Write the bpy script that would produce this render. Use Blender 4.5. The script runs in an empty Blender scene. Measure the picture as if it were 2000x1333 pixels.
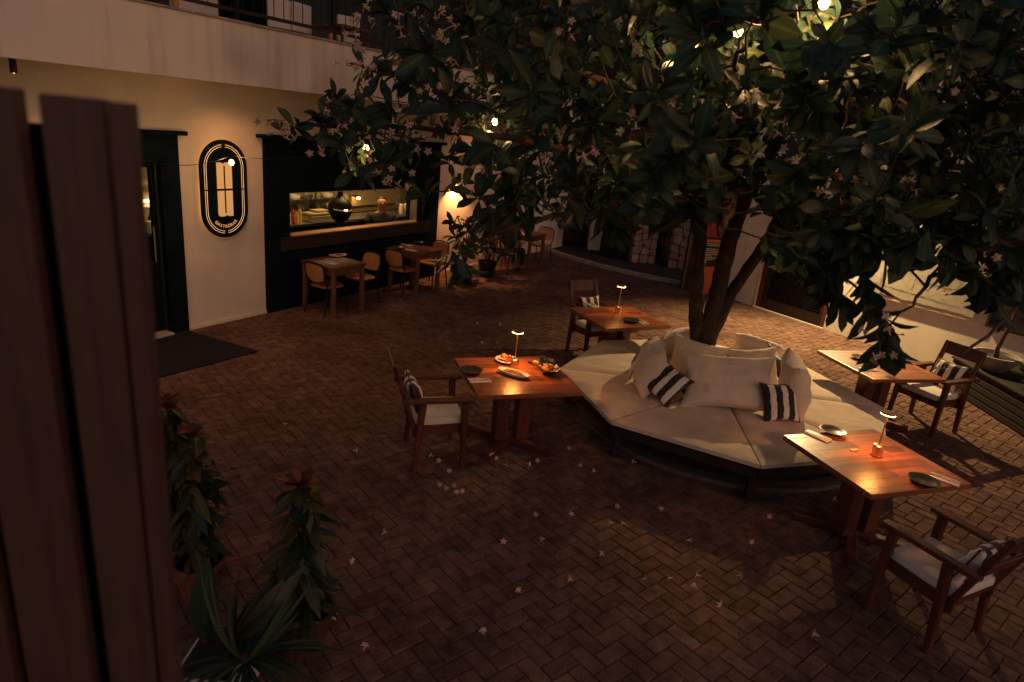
import bpy, bmesh, math, random
import numpy as np
from mathutils import Vector, Matrix, noise as mnoise
S = bpy.context.scene
COL = S.collection
rnd = random.Random(7)
R = math.radians

# ------------------------------------------------------------------ camera, world, sun, exposure
FPX, CAMH, ROLL, PITCH = 1285.0, 3.1, R(5.66), R(18.2)
_R = Vector((1, 0, 0)); _U = Vector((0, math.sin(PITCH), math.cos(PITCH))); _F = Vector((0, math.cos(PITCH), -math.sin(PITCH)))
CX = math.cos(ROLL)*_R + math.sin(ROLL)*_U
CY = -math.sin(ROLL)*_R + math.cos(ROLL)*_U
CP = Vector((0, 0, CAMH))
def ray(x, y): return CX*((x-1000)/FPX) - CY*((y-666.5)/FPX) + _F
def at(x, y, z=0.0):          # pixel of the photograph -> point at height z
    d = ray(x, y); return CP + d*((z-CAMH)/d.z)
def aty(x, y, Y):             # pixel of the photograph -> point at depth Y
    d = ray(x, y); return CP + d*(Y/d.y)
def proj(p):
    d = p-CP; k = d.dot(_F)
    if k < .1: return (-9999, -9999)
    return 1000+FPX*d.dot(CX)/k, 666.5-FPX*d.dot(CY)/k

cam = bpy.data.cameras.new('camera'); co = bpy.data.objects.new('camera', cam); COL.objects.link(co)
m = Matrix((CX, CY, -_F)).transposed().to_4x4(); m.translation = CP; co.matrix_world = m
cam.sensor_width = 36; cam.lens = FPX/2000*36; cam.clip_end = 300; cam.clip_start = .05
cam.dof.use_dof = True; cam.dof.focus_distance = 8.0; cam.dof.aperture_fstop = 2.2
S.camera = co
S.render.resolution_x, S.render.resolution_y = 1024, 682

w = bpy.data.worlds.new('World'); S.world = w; w.use_nodes = True
wn = w.node_tree; bg = wn.nodes['Background']
sky = wn.nodes.new('ShaderNodeTexSky'); sky.sky_type = 'NISHITA'; sky.sun_disc = False
sky.sun_elevation = R(2.0); sky.sun_rotation = R(250)
wn.links.new(sky.outputs[0], bg.inputs[0]); sky.ozone_density = 3.0; sky.dust_density = .6; bg.inputs[1].default_value = 0.11
sun = bpy.data.lights.new('dusk_glow', 'SUN'); sun.energy = 0.80; sun.angle = R(80); sun.color = (1, .53, .31)
so = bpy.data.objects.new('dusk_glow', sun); COL.objects.link(so)
so.rotation_euler = Vector((-.70, .85, -.30)).to_track_quat('-Z', 'Y').to_euler()
V = S.view_settings; V.view_transform = 'Standard'; V.look = 'None'; V.gamma = 1; V.exposure = 0.45
S.display_settings.display_device = 'sRGB'

def lamp(name, kind, loc, power, color, parent=None, size=.05, direction=None, spot=None, blend=.5):
    l = bpy.data.lights.new(name, kind); l.energy = power; l.color = color
    if kind in ('POINT', 'SPOT'): l.shadow_soft_size = size
    if kind == 'AREA': l.shape = 'DISK'; l.size = size
    if kind == 'SPOT': l.spot_size = R(spot); l.spot_blend = blend
    o = bpy.data.objects.new(name, l); COL.objects.link(o); o.location = loc
    if direction is not None: o.rotation_euler = Vector(direction).to_track_quat('-Z', 'Y').to_euler()
    if parent: o.parent = parent
    return o

# ------------------------------------------------------------------ materials
def mat(name, col, rough=.7, metal=0, nscale=0, namt=.25, bump=0, bscale=30, emit=None, estr=0, spec=.4, coat=0, stretch=None, col2=None, island=0, sheen=0):
    m = bpy.data.materials.new(name); m.use_nodes = True; nt = m.node_tree; b = nt.nodes['Principled BSDF']
    b.inputs['Base Color'].default_value = (*col, 1); b.inputs['Roughness'].default_value = rough
    b.inputs['Metallic'].default_value = metal; b.inputs['Specular IOR Level'].default_value = spec
    if coat: b.inputs['Coat Weight'].default_value = coat; b.inputs['Coat Roughness'].default_value = .25
    if sheen: b.inputs['Sheen Weight'].default_value = sheen
    tc = nt.nodes.new('ShaderNodeTexCoord'); src = tc.outputs['Object']
    if stretch:
        mp = nt.nodes.new('ShaderNodeMapping'); mp.inputs['Scale'].default_value = stretch
        nt.links.new(src, mp.inputs[0]); src = mp.outputs[0]
    last = None
    if nscale:
        n = nt.nodes.new('ShaderNodeTexNoise'); n.inputs['Scale'].default_value = nscale; n.inputs['Detail'].default_value = 6
        n.inputs['Roughness'].default_value = .65
        nt.links.new(src, n.inputs['Vector'])
        rp = nt.nodes.new('ShaderNodeValToRGB'); c2 = col2 or tuple(c*(1-namt*1.6) for c in col)
        c1 = tuple(min(1, c*(1+namt*.6)) for c in col)
        rp.color_ramp.elements[0].position = .33; rp.color_ramp.elements[1].position = .68
        rp.color_ramp.elements[0].color = (*c2, 1); rp.color_ramp.elements[1].color = (*c1, 1)
        nt.links.new(n.outputs['Fac'], rp.inputs[0]); last = rp.outputs[0]
    if island:
        g = nt.nodes.new('ShaderNodeNewGeometry'); mr = nt.nodes.new('ShaderNodeMapRange')
        mr.inputs['To Min'].default_value = 1-island; mr.inputs['To Max'].default_value = 1+island
        nt.links.new(g.outputs['Random Per Island'], mr.inputs['Value'])
        mx = nt.nodes.new('ShaderNodeVectorMath'); mx.operation = 'SCALE'
        if last: nt.links.new(last, mx.inputs[0])
        else: mx.inputs[0].default_value = col
        nt.links.new(mr.outputs[0], mx.inputs['Scale']); last = mx.outputs[0]
    if last: nt.links.new(last, b.inputs['Base Color'])
    if bump:
        n2 = nt.nodes.new('ShaderNodeTexNoise'); n2.inputs['Scale'].default_value = bscale; n2.inputs['Detail'].default_value = 5
        nt.links.new(src, n2.inputs['Vector']); bp = nt.nodes.new('ShaderNodeBump'); bp.inputs['Strength'].default_value = bump
        bp.inputs['Distance'].default_value = .01
        nt.links.new(n2.outputs['Fac'], bp.inputs['Height']); nt.links.new(bp.outputs[0], b.inputs['Normal'])
    if emit: b.inputs['Emission Color'].default_value = (*emit, 1); b.inputs['Emission Strength'].default_value = estr
    return m
def striped(name, axis, freq, c1, c2, duty=.5):
    m = mat(name, c1, .9, sheen=.2); nt = m.node_tree; b = nt.nodes['Principled BSDF']
    tc = nt.nodes.new('ShaderNodeTexCoord'); sp = nt.nodes.new('ShaderNodeSeparateXYZ'); nt.links.new(tc.outputs['Object'], sp.inputs[0])
    a = nt.nodes.new('ShaderNodeMath'); a.operation = 'MULTIPLY'; a.inputs[1].default_value = freq; nt.links.new(sp.outputs[axis], a.inputs[0])
    f = nt.nodes.new('ShaderNodeMath'); f.operation = 'FRACT'; nt.links.new(a.outputs[0], f.inputs[0])
    g = nt.nodes.new('ShaderNodeMath'); g.operation = 'GREATER_THAN'; g.inputs[1].default_value = duty; nt.links.new(f.outputs[0], g.inputs[0])
    mx = nt.nodes.new('ShaderNodeMix'); mx.data_type = 'RGBA'; mx.inputs[6].default_value = (*c1, 1); mx.inputs[7].default_value = (*c2, 1)
    nt.links.new(g.outputs[0], mx.inputs[0]); nt.links.new(mx.outputs[2], b.inputs['Base Color'])
    n2 = nt.nodes.new('ShaderNodeTexNoise'); n2.inputs['Scale'].default_value = 60; nt.links.new(tc.outputs['Object'], n2.inputs['Vector'])
    bp = nt.nodes.new('ShaderNodeBump'); bp.inputs['Strength'].default_value = .3; bp.inputs['Distance'].default_value = .01
    nt.links.new(n2.outputs['Fac'], bp.inputs['Height']); nt.links.new(bp.outputs[0], b.inputs['Normal'])
    return m
M = {}
M['plaster'] = mat('plaster', (.62, .55, .48), .9, nscale=1.2, namt=.10, bump=.25, bscale=60)
def stain(m):
    nt = m.node_tree; b = nt.nodes['Principled BSDF']; lk = b.inputs['Base Color'].links[0]; src = lk.from_socket
    tc = nt.nodes.new('ShaderNodeTexCoord'); n = nt.nodes.new('ShaderNodeTexNoise'); n.inputs['Scale'].default_value = .9; n.inputs['Detail'].default_value = 7; n.inputs['Roughness'].default_value = .7
    nt.links.new(tc.outputs['Object'], n.inputs['Vector']); mr = nt.nodes.new('ShaderNodeMapRange'); mr.inputs['From Min'].default_value = .35; mr.inputs['From Max'].default_value = .65
    mr.inputs['To Min'].default_value = .62; mr.inputs['To Max'].default_value = 1.12; nt.links.new(n.outputs['Fac'], mr.inputs['Value'])
    vm = nt.nodes.new('ShaderNodeVectorMath'); vm.operation = 'SCALE'; nt.links.new(src, vm.inputs[0]); nt.links.new(mr.outputs[0], vm.inputs['Scale']); nt.links.new(vm.outputs[0], b.inputs['Base Color'])
def streaky():
    m = mat('stained_plaster', (.60, .54, .47), .9, bump=.2, bscale=60); nt = m.node_tree; b = nt.nodes['Principled BSDF']
    tc = nt.nodes.new('ShaderNodeTexCoord'); mp = nt.nodes.new('ShaderNodeMapping'); mp.inputs['Scale'].default_value = (3.2, 3.2, .25)
    nt.links.new(tc.outputs['Object'], mp.inputs[0]); n = nt.nodes.new('ShaderNodeTexNoise'); n.inputs['Scale'].default_value = 2.2; n.inputs['Detail'].default_value = 9
    nt.links.new(mp.outputs[0], n.inputs['Vector'])
    rp = nt.nodes.new('ShaderNodeValToRGB'); rp.color_ramp.elements[0].position = .36; rp.color_ramp.elements[1].position = .52
    rp.color_ramp.elements[0].color = (.53, .46, .39, 1); rp.color_ramp.elements[1].color = (.62, .55, .47, 1)
    nt.links.new(n.outputs['Fac'], rp.inputs[0]); nt.links.new(rp.outputs[0], b.inputs['Base Color'])
    return m
M['stained'] = streaky()
M['whitewall'] = mat('white_wall', (.72, .66, .55), .9, nscale=2.5, namt=.08, bump=.25, bscale=50)
M['black'] = mat('black_cladding', (.004, .010, .014), .75, nscale=3, namt=.3, bump=.1, bscale=40, spec=.06)
M['blackwood'] = mat('dark_timber', (.024, .013, .010), .55, nscale=6, namt=.3, stretch=(1, 1, .2))
M['metal'] = mat('black_metal', (.012, .012, .013), .45, .3)
M['steel'] = mat('steel', (.55, .53, .5), .3, 1)
M['brass'] = mat('brass', (.75, .52, .28), .28, 1)
M['brick'] = mat('paver_brick', (.155, .090, .068), .95, nscale=9, namt=.30, bump=1, bscale=45, island=.17, spec=.08)
stain(M['brick'])
M['dirt'] = mat('joint_sand', (.11, .064, .048), 1, nscale=20, bump=.4)
M['soil'] = mat('soil', (.03, .022, .018), 1, nscale=12, bump=.8)
M['wood'] = mat('red_brown_wood', (.095, .024, .012), .42, nscale=9, namt=.35, stretch=(1, 1, .15), spec=.5, bump=.12, bscale=30, coat=.1)
M['plank'] = mat('tabletop_wood', (.27, .085, .028), .34, nscale=7, namt=.30, stretch=(.15, 2.2, 1), spec=.5, coat=.25, island=.55, bump=.08, bscale=30)
M['wood2'] = mat('bistro_wood', (.16, .06, .030), .5, nscale=9, namt=.3, stretch=(1, 1, .2))
M['screenwood'] = mat('screen_wood', (.070, .034, .026), .6, nscale=7, namt=.22, stretch=(5, 5, .4), bump=.25, bscale=20)
M['cane'] = mat('woven_cane', (.50, .22, .095), .6, nscale=90, namt=.25, bump=.3, bscale=250)
M['linen'] = mat('linen', (.70, .56, .43), .95, nscale=4, namt=.10, bump=.35, bscale=28, sheen=.3)
M['matt'] = mat('mattress_linen', (.62, .49, .37), .95, nscale=2.5, namt=.16, bump=.5, bscale=9, sheen=.2)
M['seatpad'] = mat('seat_pad', (.60, .55, .48), .95, bump=.3, bscale=60)
M['stripe'] = striped('striped_fabric', 0, 7.5, (.70, .62, .52), (.016, .016, .020), .47)
M['trim'] = mat('maroon_trim', (.16, .02, .025), .8)
M['plate'] = mat('dark_stoneware', (.018, .020, .021), .28, spec=.6)
M['white'] = mat('white_ceramic', (.75, .72, .66), .25, spec=.6)
M['paper'] = mat('napkin_paper', (.78, .72, .64), .9, bump=.1)
M['bark'] = mat('bark', (.060, .036, .024), .95, nscale=14, namt=.5, bump=1, bscale=45, stretch=(1, 1, .35))
M['twig'] = mat('twig_bark', (.085, .045, .028), .9, nscale=14, namt=.4)
M['planter'] = mat('planter_wood', (.016, .010, .007), .7, nscale=6, namt=.3)
M['petal'] = mat('petal', (.58, .40, .29), .8, nscale=20, namt=.1)
M['stone'] = mat('crazy_stone', (.30, .20, .15), .9, nscale=6, namt=.3, bump=.6, bscale=30, island=.22)
M['mortar'] = mat('mortar', (.06, .045, .038), 1, nscale=12)
M['concrete'] = mat('concrete', (.34, .29, .24), .9, nscale=6, namt=.3, bump=.3)
M['terra'] = mat('terracotta', (.20, .055, .03), .8, nscale=8, namt=.25)
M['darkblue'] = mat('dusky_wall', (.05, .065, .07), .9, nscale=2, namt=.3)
M['mat'] = mat('rubber_mat', (.016, .018, .019), .95, nscale=60, namt=.3, bump=.5, bscale=200, spec=.15)
M['tile'] = mat('kitchen_tile', (.42, .36, .22), .4, nscale=2, namt=.15)
M['orange'] = mat('orange_board', (.62, .13, .035), .6, nscale=3, namt=.1)
M['red'] = mat('red_board', (.25, .02, .025), .6)
M['cream'] = mat('cream_print', (.65, .55, .42), .8)
M['skin'] = mat('skin', (.36, .17, .10), .55)
M['hair'] = mat('hair', (.012, .010, .009), .6)
M['cloth'] = mat('black_cloth', (.02, .02, .022), .9, bump=.3, bscale=40)
M['food'] = mat('golden_food', (.72, .34, .08), .6, nscale=40, namt=.4, island=.35, bump=.5, bscale=80)
M['sauce'] = mat('glazed_food', (.30, .05, .02), .4, nscale=30)
M['yellow'] = mat('yellow_plastic', (.80, .55, .12), .4)
M['redpl'] = mat('red_plastic', (.45, .09, .03), .4)
M['glow'] = mat('bulb_glow', (1, .8, .5), .5, emit=(1, .60, .26), estr=2.8)
M['glow2'] = mat('lamp_glow', (1, .8, .5), .5, emit=(1, .42, .12), estr=20)
M['sign_glow'] = mat('sign_glow', (.3, .2, .1), .5, emit=(1, .48, .15), estr=.36)
M['sign_line'] = mat('sign_line_glow', (1, .8, .5), .5, emit=(1, .60, .25), estr=.38)
M['edge_glow'] = mat('sign_back_glow', (1, .8, .5), .5, emit=(1, .50, .14), estr=1.2)
M['white_glow'] = mat('counter_glow', (1, .9, .7), .5, emit=(1, .75, .42), estr=2.2)
M['canvas'] = mat('canvas', (.42, .39, .32), .9, nscale=10, namt=.12, bump=.3, bscale=150)
M['ink'] = mat('ink', (.02, .02, .022), .8)
M['blossom_red'] = mat('painted_red', (.75, .07, .02), .6, nscale=12, namt=.3)
M['glass'] = mat('glass', (.9, .95, .95), .03); 
gb = M['glass'].node_tree.nodes['Principled BSDF']; gb.inputs['Transmission Weight'].default_value = 1; gb.inputs['IOR'].default_value = 1.05
def leafmat(name, c1, c2, c3, rough=.42):
    m = mat(name, c1, rough, spec=.45); nt = m.node_tree; b = nt.nodes['Principled BSDF']
    g = nt.nodes.new('ShaderNodeNewGeometry'); rp = nt.nodes.new('ShaderNodeValToRGB')
    rp.color_ramp.elements[0].color = (*c1, 1); rp.color_ramp.elements[1].color = (*c3, 1)
    e = rp.color_ramp.elements.new(.6); e.color = (*c2, 1)
    nt.links.new(g.outputs['Random Per Island'], rp.inputs[0])
    at_ = nt.nodes.new('ShaderNodeAttribute'); at_.attribute_name = 'rib'; pw_ = nt.nodes.new('ShaderNodeMath'); pw_.operation = 'POWER'; pw_.inputs[1].default_value = 9
    nt.links.new(at_.outputs['Fac'], pw_.inputs[0]); ma_ = nt.nodes.new('ShaderNodeMath'); ma_.operation = 'MULTIPLY_ADD'; ma_.inputs[1].default_value = 1.1; ma_.inputs[2].default_value = .85
    nt.links.new(pw_.outputs[0], ma_.inputs[0]); vs_ = nt.nodes.new('ShaderNodeVectorMath'); vs_.operation = 'SCALE'; nt.links.new(rp.outputs[0], vs_.inputs[0]); nt.links.new(ma_.outputs[0], vs_.inputs['Scale'])
    tc = nt.nodes.new('ShaderNodeTexCoord'); nz = nt.nodes.new('ShaderNodeTexNoise'); nz.inputs['Scale'].default_value = 18; nz.inputs['Detail'].default_value = 4; nt.links.new(tc.outputs['Object'], nz.inputs['Vector'])
    bp = nt.nodes.new('ShaderNodeBump'); bp.inputs['Strength'].default_value = .25; bp.inputs['Distance'].default_value = .02; nt.links.new(nz.outputs['Fac'], bp.inputs['Height']); nt.links.new(bp.outputs[0], b.inputs['Normal'])
    rp = vs_; nt.links.new(rp.outputs[0], b.inputs['Base Color'])
    tr = nt.nodes.new('ShaderNodeBsdfTranslucent'); nt.links.new(rp.outputs[0], tr.inputs[0])
    mx = nt.nodes.new('ShaderNodeMixShader'); mx.inputs[0].default_value = .34
    out = nt.nodes['Material Output']
    nt.links.new(b.outputs[0], mx.inputs[1]); nt.links.new(tr.outputs[0], mx.inputs[2]); nt.links.new(mx.outputs[0], out.inputs[0])
    return m
M['leaf'] = leafmat('tree_leaf', (.014, .034, .028), (.028, .054, .030), (.070, .090, .032), .5)
M['leafdark'] = leafmat('shrub_leaf', (.018, .036, .022), (.03, .055, .028), (.05, .07, .03))
M['croton'] = leafmat('croton_leaf', (.010, .024, .014), (.035, .045, .014), (.13, .09, .02))
M['crotontop'] = leafmat('croton_top_leaf', (.07, .02, .012), (.18, .045, .02), (.32, .12, .04))

# ------------------------------------------------------------------ mesh helpers
class MB:
    def __init__(s): s.v = []; s.f = []
    def add(s, vs, fs):
        n = len(s.v); s.v += [tuple(p) for p in vs]; s.f += [tuple(i+n for i in f) for f in fs]; return s
    def box(s, c, d, rz=0, bev=0, mtx=None):
        x, y, z = d[0]/2, d[1]/2, d[2]/2
        if bev:
            b = min(bev, x*.9, y*.9, z*.9); vs = []; 
            bm = bmesh.new(); bmesh.ops.create_cube(bm, size=1)
            for v in bm.verts: v.co = Vector((v.co.x*2*x, v.co.y*2*y, v.co.z*2*z))
            bmesh.ops.bevel(bm, geom=list(bm.edges), offset=b, segments=2, profile=.6, affect='EDGES')
            bm.verts.index_update(); vs = [v.co.copy() for v in bm.verts]; fs = [[v.index for v in f.verts] for f in bm.faces]; bm.free()
        else:
            vs = [Vector((a*x, b_*y, c_*z)) for a in (-1, 1) for b_ in (-1, 1) for c_ in (-1, 1)]
            fs = [(0, 1, 3, 2), (4, 6, 7, 5), (0, 4, 5, 1), (2, 3, 7, 6), (0, 2, 6, 4), (1, 5, 7, 3)]
        Mx = Matrix.Translation(Vector(c)) @ Matrix.Rotation(rz, 4, 'Z')
        if mtx is not None: Mx = mtx @ Mx
        return s.add([Mx @ v for v in vs], fs)
    def beam(s, a, b, wd, th, wd2=None, th2=None, up=(0, 0, 1), bev=0):   # tapered rectangular bar from a to b
        a = Vector(a); b = Vector(b); d = (b-a).normalized(); u = Vector(up)
        if abs(d.dot(u)) > .95: u = Vector((0, 1, 0))
        sd = d.cross(u).normalized(); u = sd.cross(d).normalized(); wd2 = wd2 or wd; th2 = th2 or th
        vs = []
        for p, ww, tt in ((a, wd, th), (b, wd2, th2)):
            k = min(ww, tt)*.18
            for x, y in ((-ww/2+k, -tt/2), (ww/2-k, -tt/2), (ww/2, -tt/2+k), (ww/2, tt/2-k), (ww/2-k, tt/2), (-ww/2+k, tt/2), (-ww/2, tt/2-k), (-ww/2, -tt/2+k)):
                vs.append(p+sd*x+u*y)
        fs = [tuple(range(7, -1, -1)), tuple(range(8, 16))] + [(i, (i+1) % 8, (i+1) % 8+8, i+8) for i in range(8)]
        return s.add(vs, fs)
    def tube(s, pts, rad, seg=8, cap=True):
        pts = [Vector(p) for p in pts]; n = len(pts)
        if not hasattr(rad, '__len__'): rad = [rad]*n
        vs = []; prev = None
        for i, p in enumerate(pts):
            d = (pts[min(i+1, n-1)]-pts[max(i-1, 0)]).normalized()
            u = prev if prev is not None else (Vector((0, 0, 1)) if abs(d.z) < .9 else Vector((1, 0, 0)))
            sd = d.cross(u).normalized(); u = sd.cross(d).normalized(); prev = u
            for k in range(seg):
                a = 2*math.pi*k/seg; vs.append(p+(sd*math.cos(a)+u*math.sin(a))*rad[i])
        fs = [(i*seg+k, i*seg+(k+1) % seg, (i+1)*seg+(k+1) % seg, (i+1)*seg+k) for i in range(n-1) for k in range(seg)]
        if cap: fs += [tuple(range(seg-1, -1, -1)), tuple((n-1)*seg+k for k in range(seg))]
        return s.add(vs, fs)
    def lathe(s, prof, c=(0, 0, 0), seg=28, sx=1, sy=1, rz=0):
        c = Vector(c); vs = []; n = len(prof)
        for r, z in prof:
            for k in range(seg):
                a = 2*math.pi*k/seg; x, y = r*math.cos(a)*sx, r*math.sin(a)*sy
                vs.append(c+Vector((x*math.cos(rz)-y*math.sin(rz), x*math.sin(rz)+y*math.cos(rz), z)))
        fs = [(i*seg+k, i*seg+(k+1) % seg, (i+1)*seg+(k+1) % seg, (i+1)*seg+k) for i in range(n-1) for k in range(seg)]
        if prof[0][0] > 1e-4: fs.append(tuple(range(seg-1, -1, -1)))
        if prof[-1][0] > 1e-4: fs.append(tuple((n-1)*seg+k for k in range(seg)))
        return s.add(vs, fs)
    def prism(s, poly, z0, z1, mtx=None):
        n = len(poly); vs = [Vector((x, y, z0)) for x, y in poly]+[Vector((x, y, z1)) for x, y in poly]
        if mtx is not None: vs = [mtx @ v for v in vs]
        return s.add(vs, [tuple(range(n-1, -1, -1)), tuple(range(n, 2*n))]+[(i, (i+1) % n, (i+1) % n+n, i+n) for i in range(n)])
    def build(s, name, material, parent=None, smooth=False, loc=None, rot=None):
        me = bpy.data.meshes.new(name); me.from_pydata(s.v, [], s.f); me.materials.append(material)
        bm = bmesh.new(); bm.from_mesh(me); bmesh.ops.remove_doubles(bm, verts=bm.verts, dist=1e-6) if len(s.v) < 20000 else None
        bmesh.ops.recalc_face_normals(bm, faces=bm.faces); bm.to_mesh(me); bm.free()
        if smooth:
            me.polygons.foreach_set('use_smooth', [True]*len(me.polygons))
            try: me.set_sharp_from_angle(angle=R(40))
            except Exception: pass
        o = bpy.data.objects.new(name, me); COL.objects.link(o)
        if loc is not None: o.location = loc
        if rot is not None: o.rotation_euler = rot
        if parent: o.parent = parent
        return o
def tag(o, label=None, cat=None, group=None, kind=None):
    if label: o['label'] = label
    if cat: o['category'] = cat
    if group: o['group'] = group
    if kind: o['kind'] = kind
    return o
def thing(name, label, cat, loc=(0, 0, 0), rz=0, group=None):
    o = bpy.data.objects.new(name, None); COL.objects.link(o); o.location = loc; o.rotation_euler = (0, 0, rz); o.empty_display_size = .1
    return tag(o, label, cat, group)
def dup(root, loc, rz, label, group=None):
    r = root.copy(); COL.objects.link(r); r.location = loc; r.rotation_euler = (0, 0, rz); r['label'] = label
    if group: r['group'] = group
    for ch in list(root.children):
        c = ch.copy(); COL.objects.link(c); c.parent = r
        for g in list(ch.children):
            d = g.copy(); COL.objects.link(d); d.parent = c
    return r

# ------------------------------------------------------------------ facade frame
FA = Vector((-3.81, 9.6, 0)); FAZ = R(29.5)
FD = Vector((math.sin(FAZ), math.cos(FAZ), 0)); FN = Vector((math.cos(FAZ), -math.sin(FAZ), 0))
FROT = math.atan2(FD.y, FD.x)      # local x = along the facade, local -y = out of it
def fb(mb, s0, s1, o0, o1, z0, z1, bev=0):      # box in facade coordinates (s along, o outward)
    return mb.box(((s0+s1)/2, -(o0+o1)/2, (z0+z1)/2), (abs(s1-s0), abs(o1-o0), abs(z1-z0)), bev=bev)
def fw(s, o, z=0): return FA+FD*s+FN*o+Vector((0, 0, z))

# ------------------------------------------------------------------ ground
g = MB(); g.add([(-120, -60, -.010), (120, -60, -.010), (120, 200, -.010), (-120, 200, -.010)], [(0, 1, 2, 3)])
tag(g.build('ground', M['dirt']), 'dark sand joints and ground under the brick paving', kind='structure')
def paving():
    U = .114; gap = .0055; ang = R(41)
    ca, sa = math.cos(ang), math.sin(ang); V_ = []; F_ = []
    r2 = np.random.RandomState(3)
    n = 130
    for i in range(-n, n):
        for j in range(-n, n):
            c = (i-j) % 4
            if c == 0: w_, h_ = 2*U, U
            elif c == 3: w_, h_ = U, 2*U
            else: continue
            x0, y0 = i*U, j*U; cx, cy = x0+w_/2, y0+h_/2
            X, Y = ca*cx-sa*cy+1.5, sa*cx+ca*cy+9
            if Y < 1.4 or Y > 17.2 or X < -6.5 or X > 8.2: continue
            o = (X-FA.x)*FN.x+(Y-FA.y)*FN.y
            if o < -.12: continue
            # lighter bed of soil beyond the curved kerb
            if (X-6.2)**2+(Y-20.6)**2 < 6.45**2: continue
            cx += r2.uniform(-.0015, .0015); cy += r2.uniform(-.0015, .0015)
            hx, hy = w_/2-gap/2-r2.uniform(0, .002), h_/2-gap/2-r2.uniform(0, .002); z = r2.uniform(-.002, .003); tx, ty = r2.uniform(-.012, .012, 2); b = .006
            q = len(V_)
            for (sx, sy) in ((-1, -1), (1, -1), (1, 1), (-1, 1)):
                px, py = cx+sx*hx, cy+sy*hy; V_.append((ca*px-sa*py+1.5, sa*px+ca*py+9, -.014))
            for (sx, sy) in ((-1, -1), (1, -1), (1, 1), (-1, 1)):
                px, py = cx+sx*hx, cy+sy*hy; V_.append((ca*px-sa*py+1.5, sa*px+ca*py+9, -.005+z+sx*tx*hx+sy*ty*hy))
            for (sx, sy) in ((-1, -1), (1, -1), (1, 1), (-1, 1)):
                px, py = cx+sx*(hx-b), cy+sy*(hy-b); V_.append((ca*px-sa*py+1.5, sa*px+ca*py+9, z+sx*tx*hx+sy*ty*hy))
            F_ += [(q+8, q+9, q+10, q+11)]+[(q+k, q+(k+1) % 4, q+4+(k+1) % 4, q+4+k) for k in range(4)]+[(q+4+k, q+4+(k+1) % 4, q+8+(k+1) % 4, q+8+k) for k in range(4)]
    me = bpy.data.meshes.new('paving'); me.from_pydata(V_, [], F_); me.materials.append(M['brick'])
    o = bpy.data.objects.new('paving', me); COL.objects.link(o)
    tag(o, 'herringbone brick paving of the courtyard', kind='structure')
paving()
bed = MB(); bed.lathe([(6.3, -.02), (6.3, .0), (0, .03)], (6.2, 20.6, 0), 64)
tag(bed.build('planting_bed', M['soil']), 'dark soil bed behind the curved kerb at the back of the courtyard', kind='structure')
kb = MB(); kb.lathe([(6.45, -.02), (6.45, .07), (6.30, .075), (6.30, -.02)], (6.2, 20.6, 0), 96)
tag(kb.build('kerb', M['concrete']), 'curved kerb at the back of the courtyard', kind='structure')

# ------------------------------------------------------------------ restaurant building
bld = thing('restaurant_building', 'pale plastered restaurant with black shopfront, serving window and balcony above', 'building', FA, FROT)
mb = MB()
T = .22
fb(mb, -9, -3.05, -T, 0, 0, 3.30); fb(mb, -3.05, -1.28, -T, 0, 2.57, 3.30); fb(mb, -1.28, .02, -T, 0, 0, 3.30)
fb(mb, .02, 4.16, -T, 0, 2.58, 3.30); fb(mb, 4.16, 10, -T, 0, 0, 3.30)
mb.build('wall', M['plaster'], bld)
for a, b in ((-1.28, .02), (4.16, 10)):
    mb = MB(); fb(mb, a, b, 0, .02, 0, .05); mb.build('skirting', M['plaster'], bld)
# balcony slab + parapet
mb = MB(); fb(mb, -9, 10, -.22, .78, 3.30, 3.45); mb.build('balcony_floor', M['plaster'], bld)
mb = MB(); fb(mb, -9, 10, .78, .92, 3.235, 3.905); mb.build('parapet', M['stained'], bld)
mb = MB(); fb(mb, -9, 10, .76, .945, 3.906, 3.93, bev=.006); mb.build('coping', M['concrete'], bld)
# door surround
mb = MB(); fb(mb, -3.05, -2.80, -T, .04, 0, 2.57); fb(mb, -1.53, -1.28, -T, .04, 0, 2.57); fb(mb, -2.80, -1.53, -T, .04, 2.25, 2.57)
mb.build('door_frame', M['black'], bld)
mb = MB(); fb(mb, -3.2, -1.17, 0, .09, 2.572, 2.625, bev=.008); mb.build('lintel', M['black'], bld)
dr = MB(); fb(dr, -2.79, -2.72, -.14, -.09, .03, 2.24); fb(dr, -1.60, -1.535, -.14, -.09, .03, 2.24); fb(dr, -2.72, -1.60, -.14, -.09, 2.17, 2.24); fb(dr, -2.72, -1.60, -.14, -.09, .03, .98)
door = dr.build('door', M['black'], bld)
pn = MB(); fb(pn, -2.72, -1.60, -.12, -.113, .98, 2.17); pn.build('pane', M['glass'], door)
hh = MB(); hh.tube([(-1.64, .02, 1.0), (-1.64, .02, 1.45)], .012); hh.build('handle', M['steel'], door)
mb = MB(); fb(mb, -1.552, -1.531, -.09, -.05, .03, 2.25); mb.build('door_trim', M['steel'], bld)
mb = MB(); fb(mb, -2.79, -1.53, -T, .10, -.02, .045, bev=.008); mb.build('threshold', M['concrete'], bld)
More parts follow.
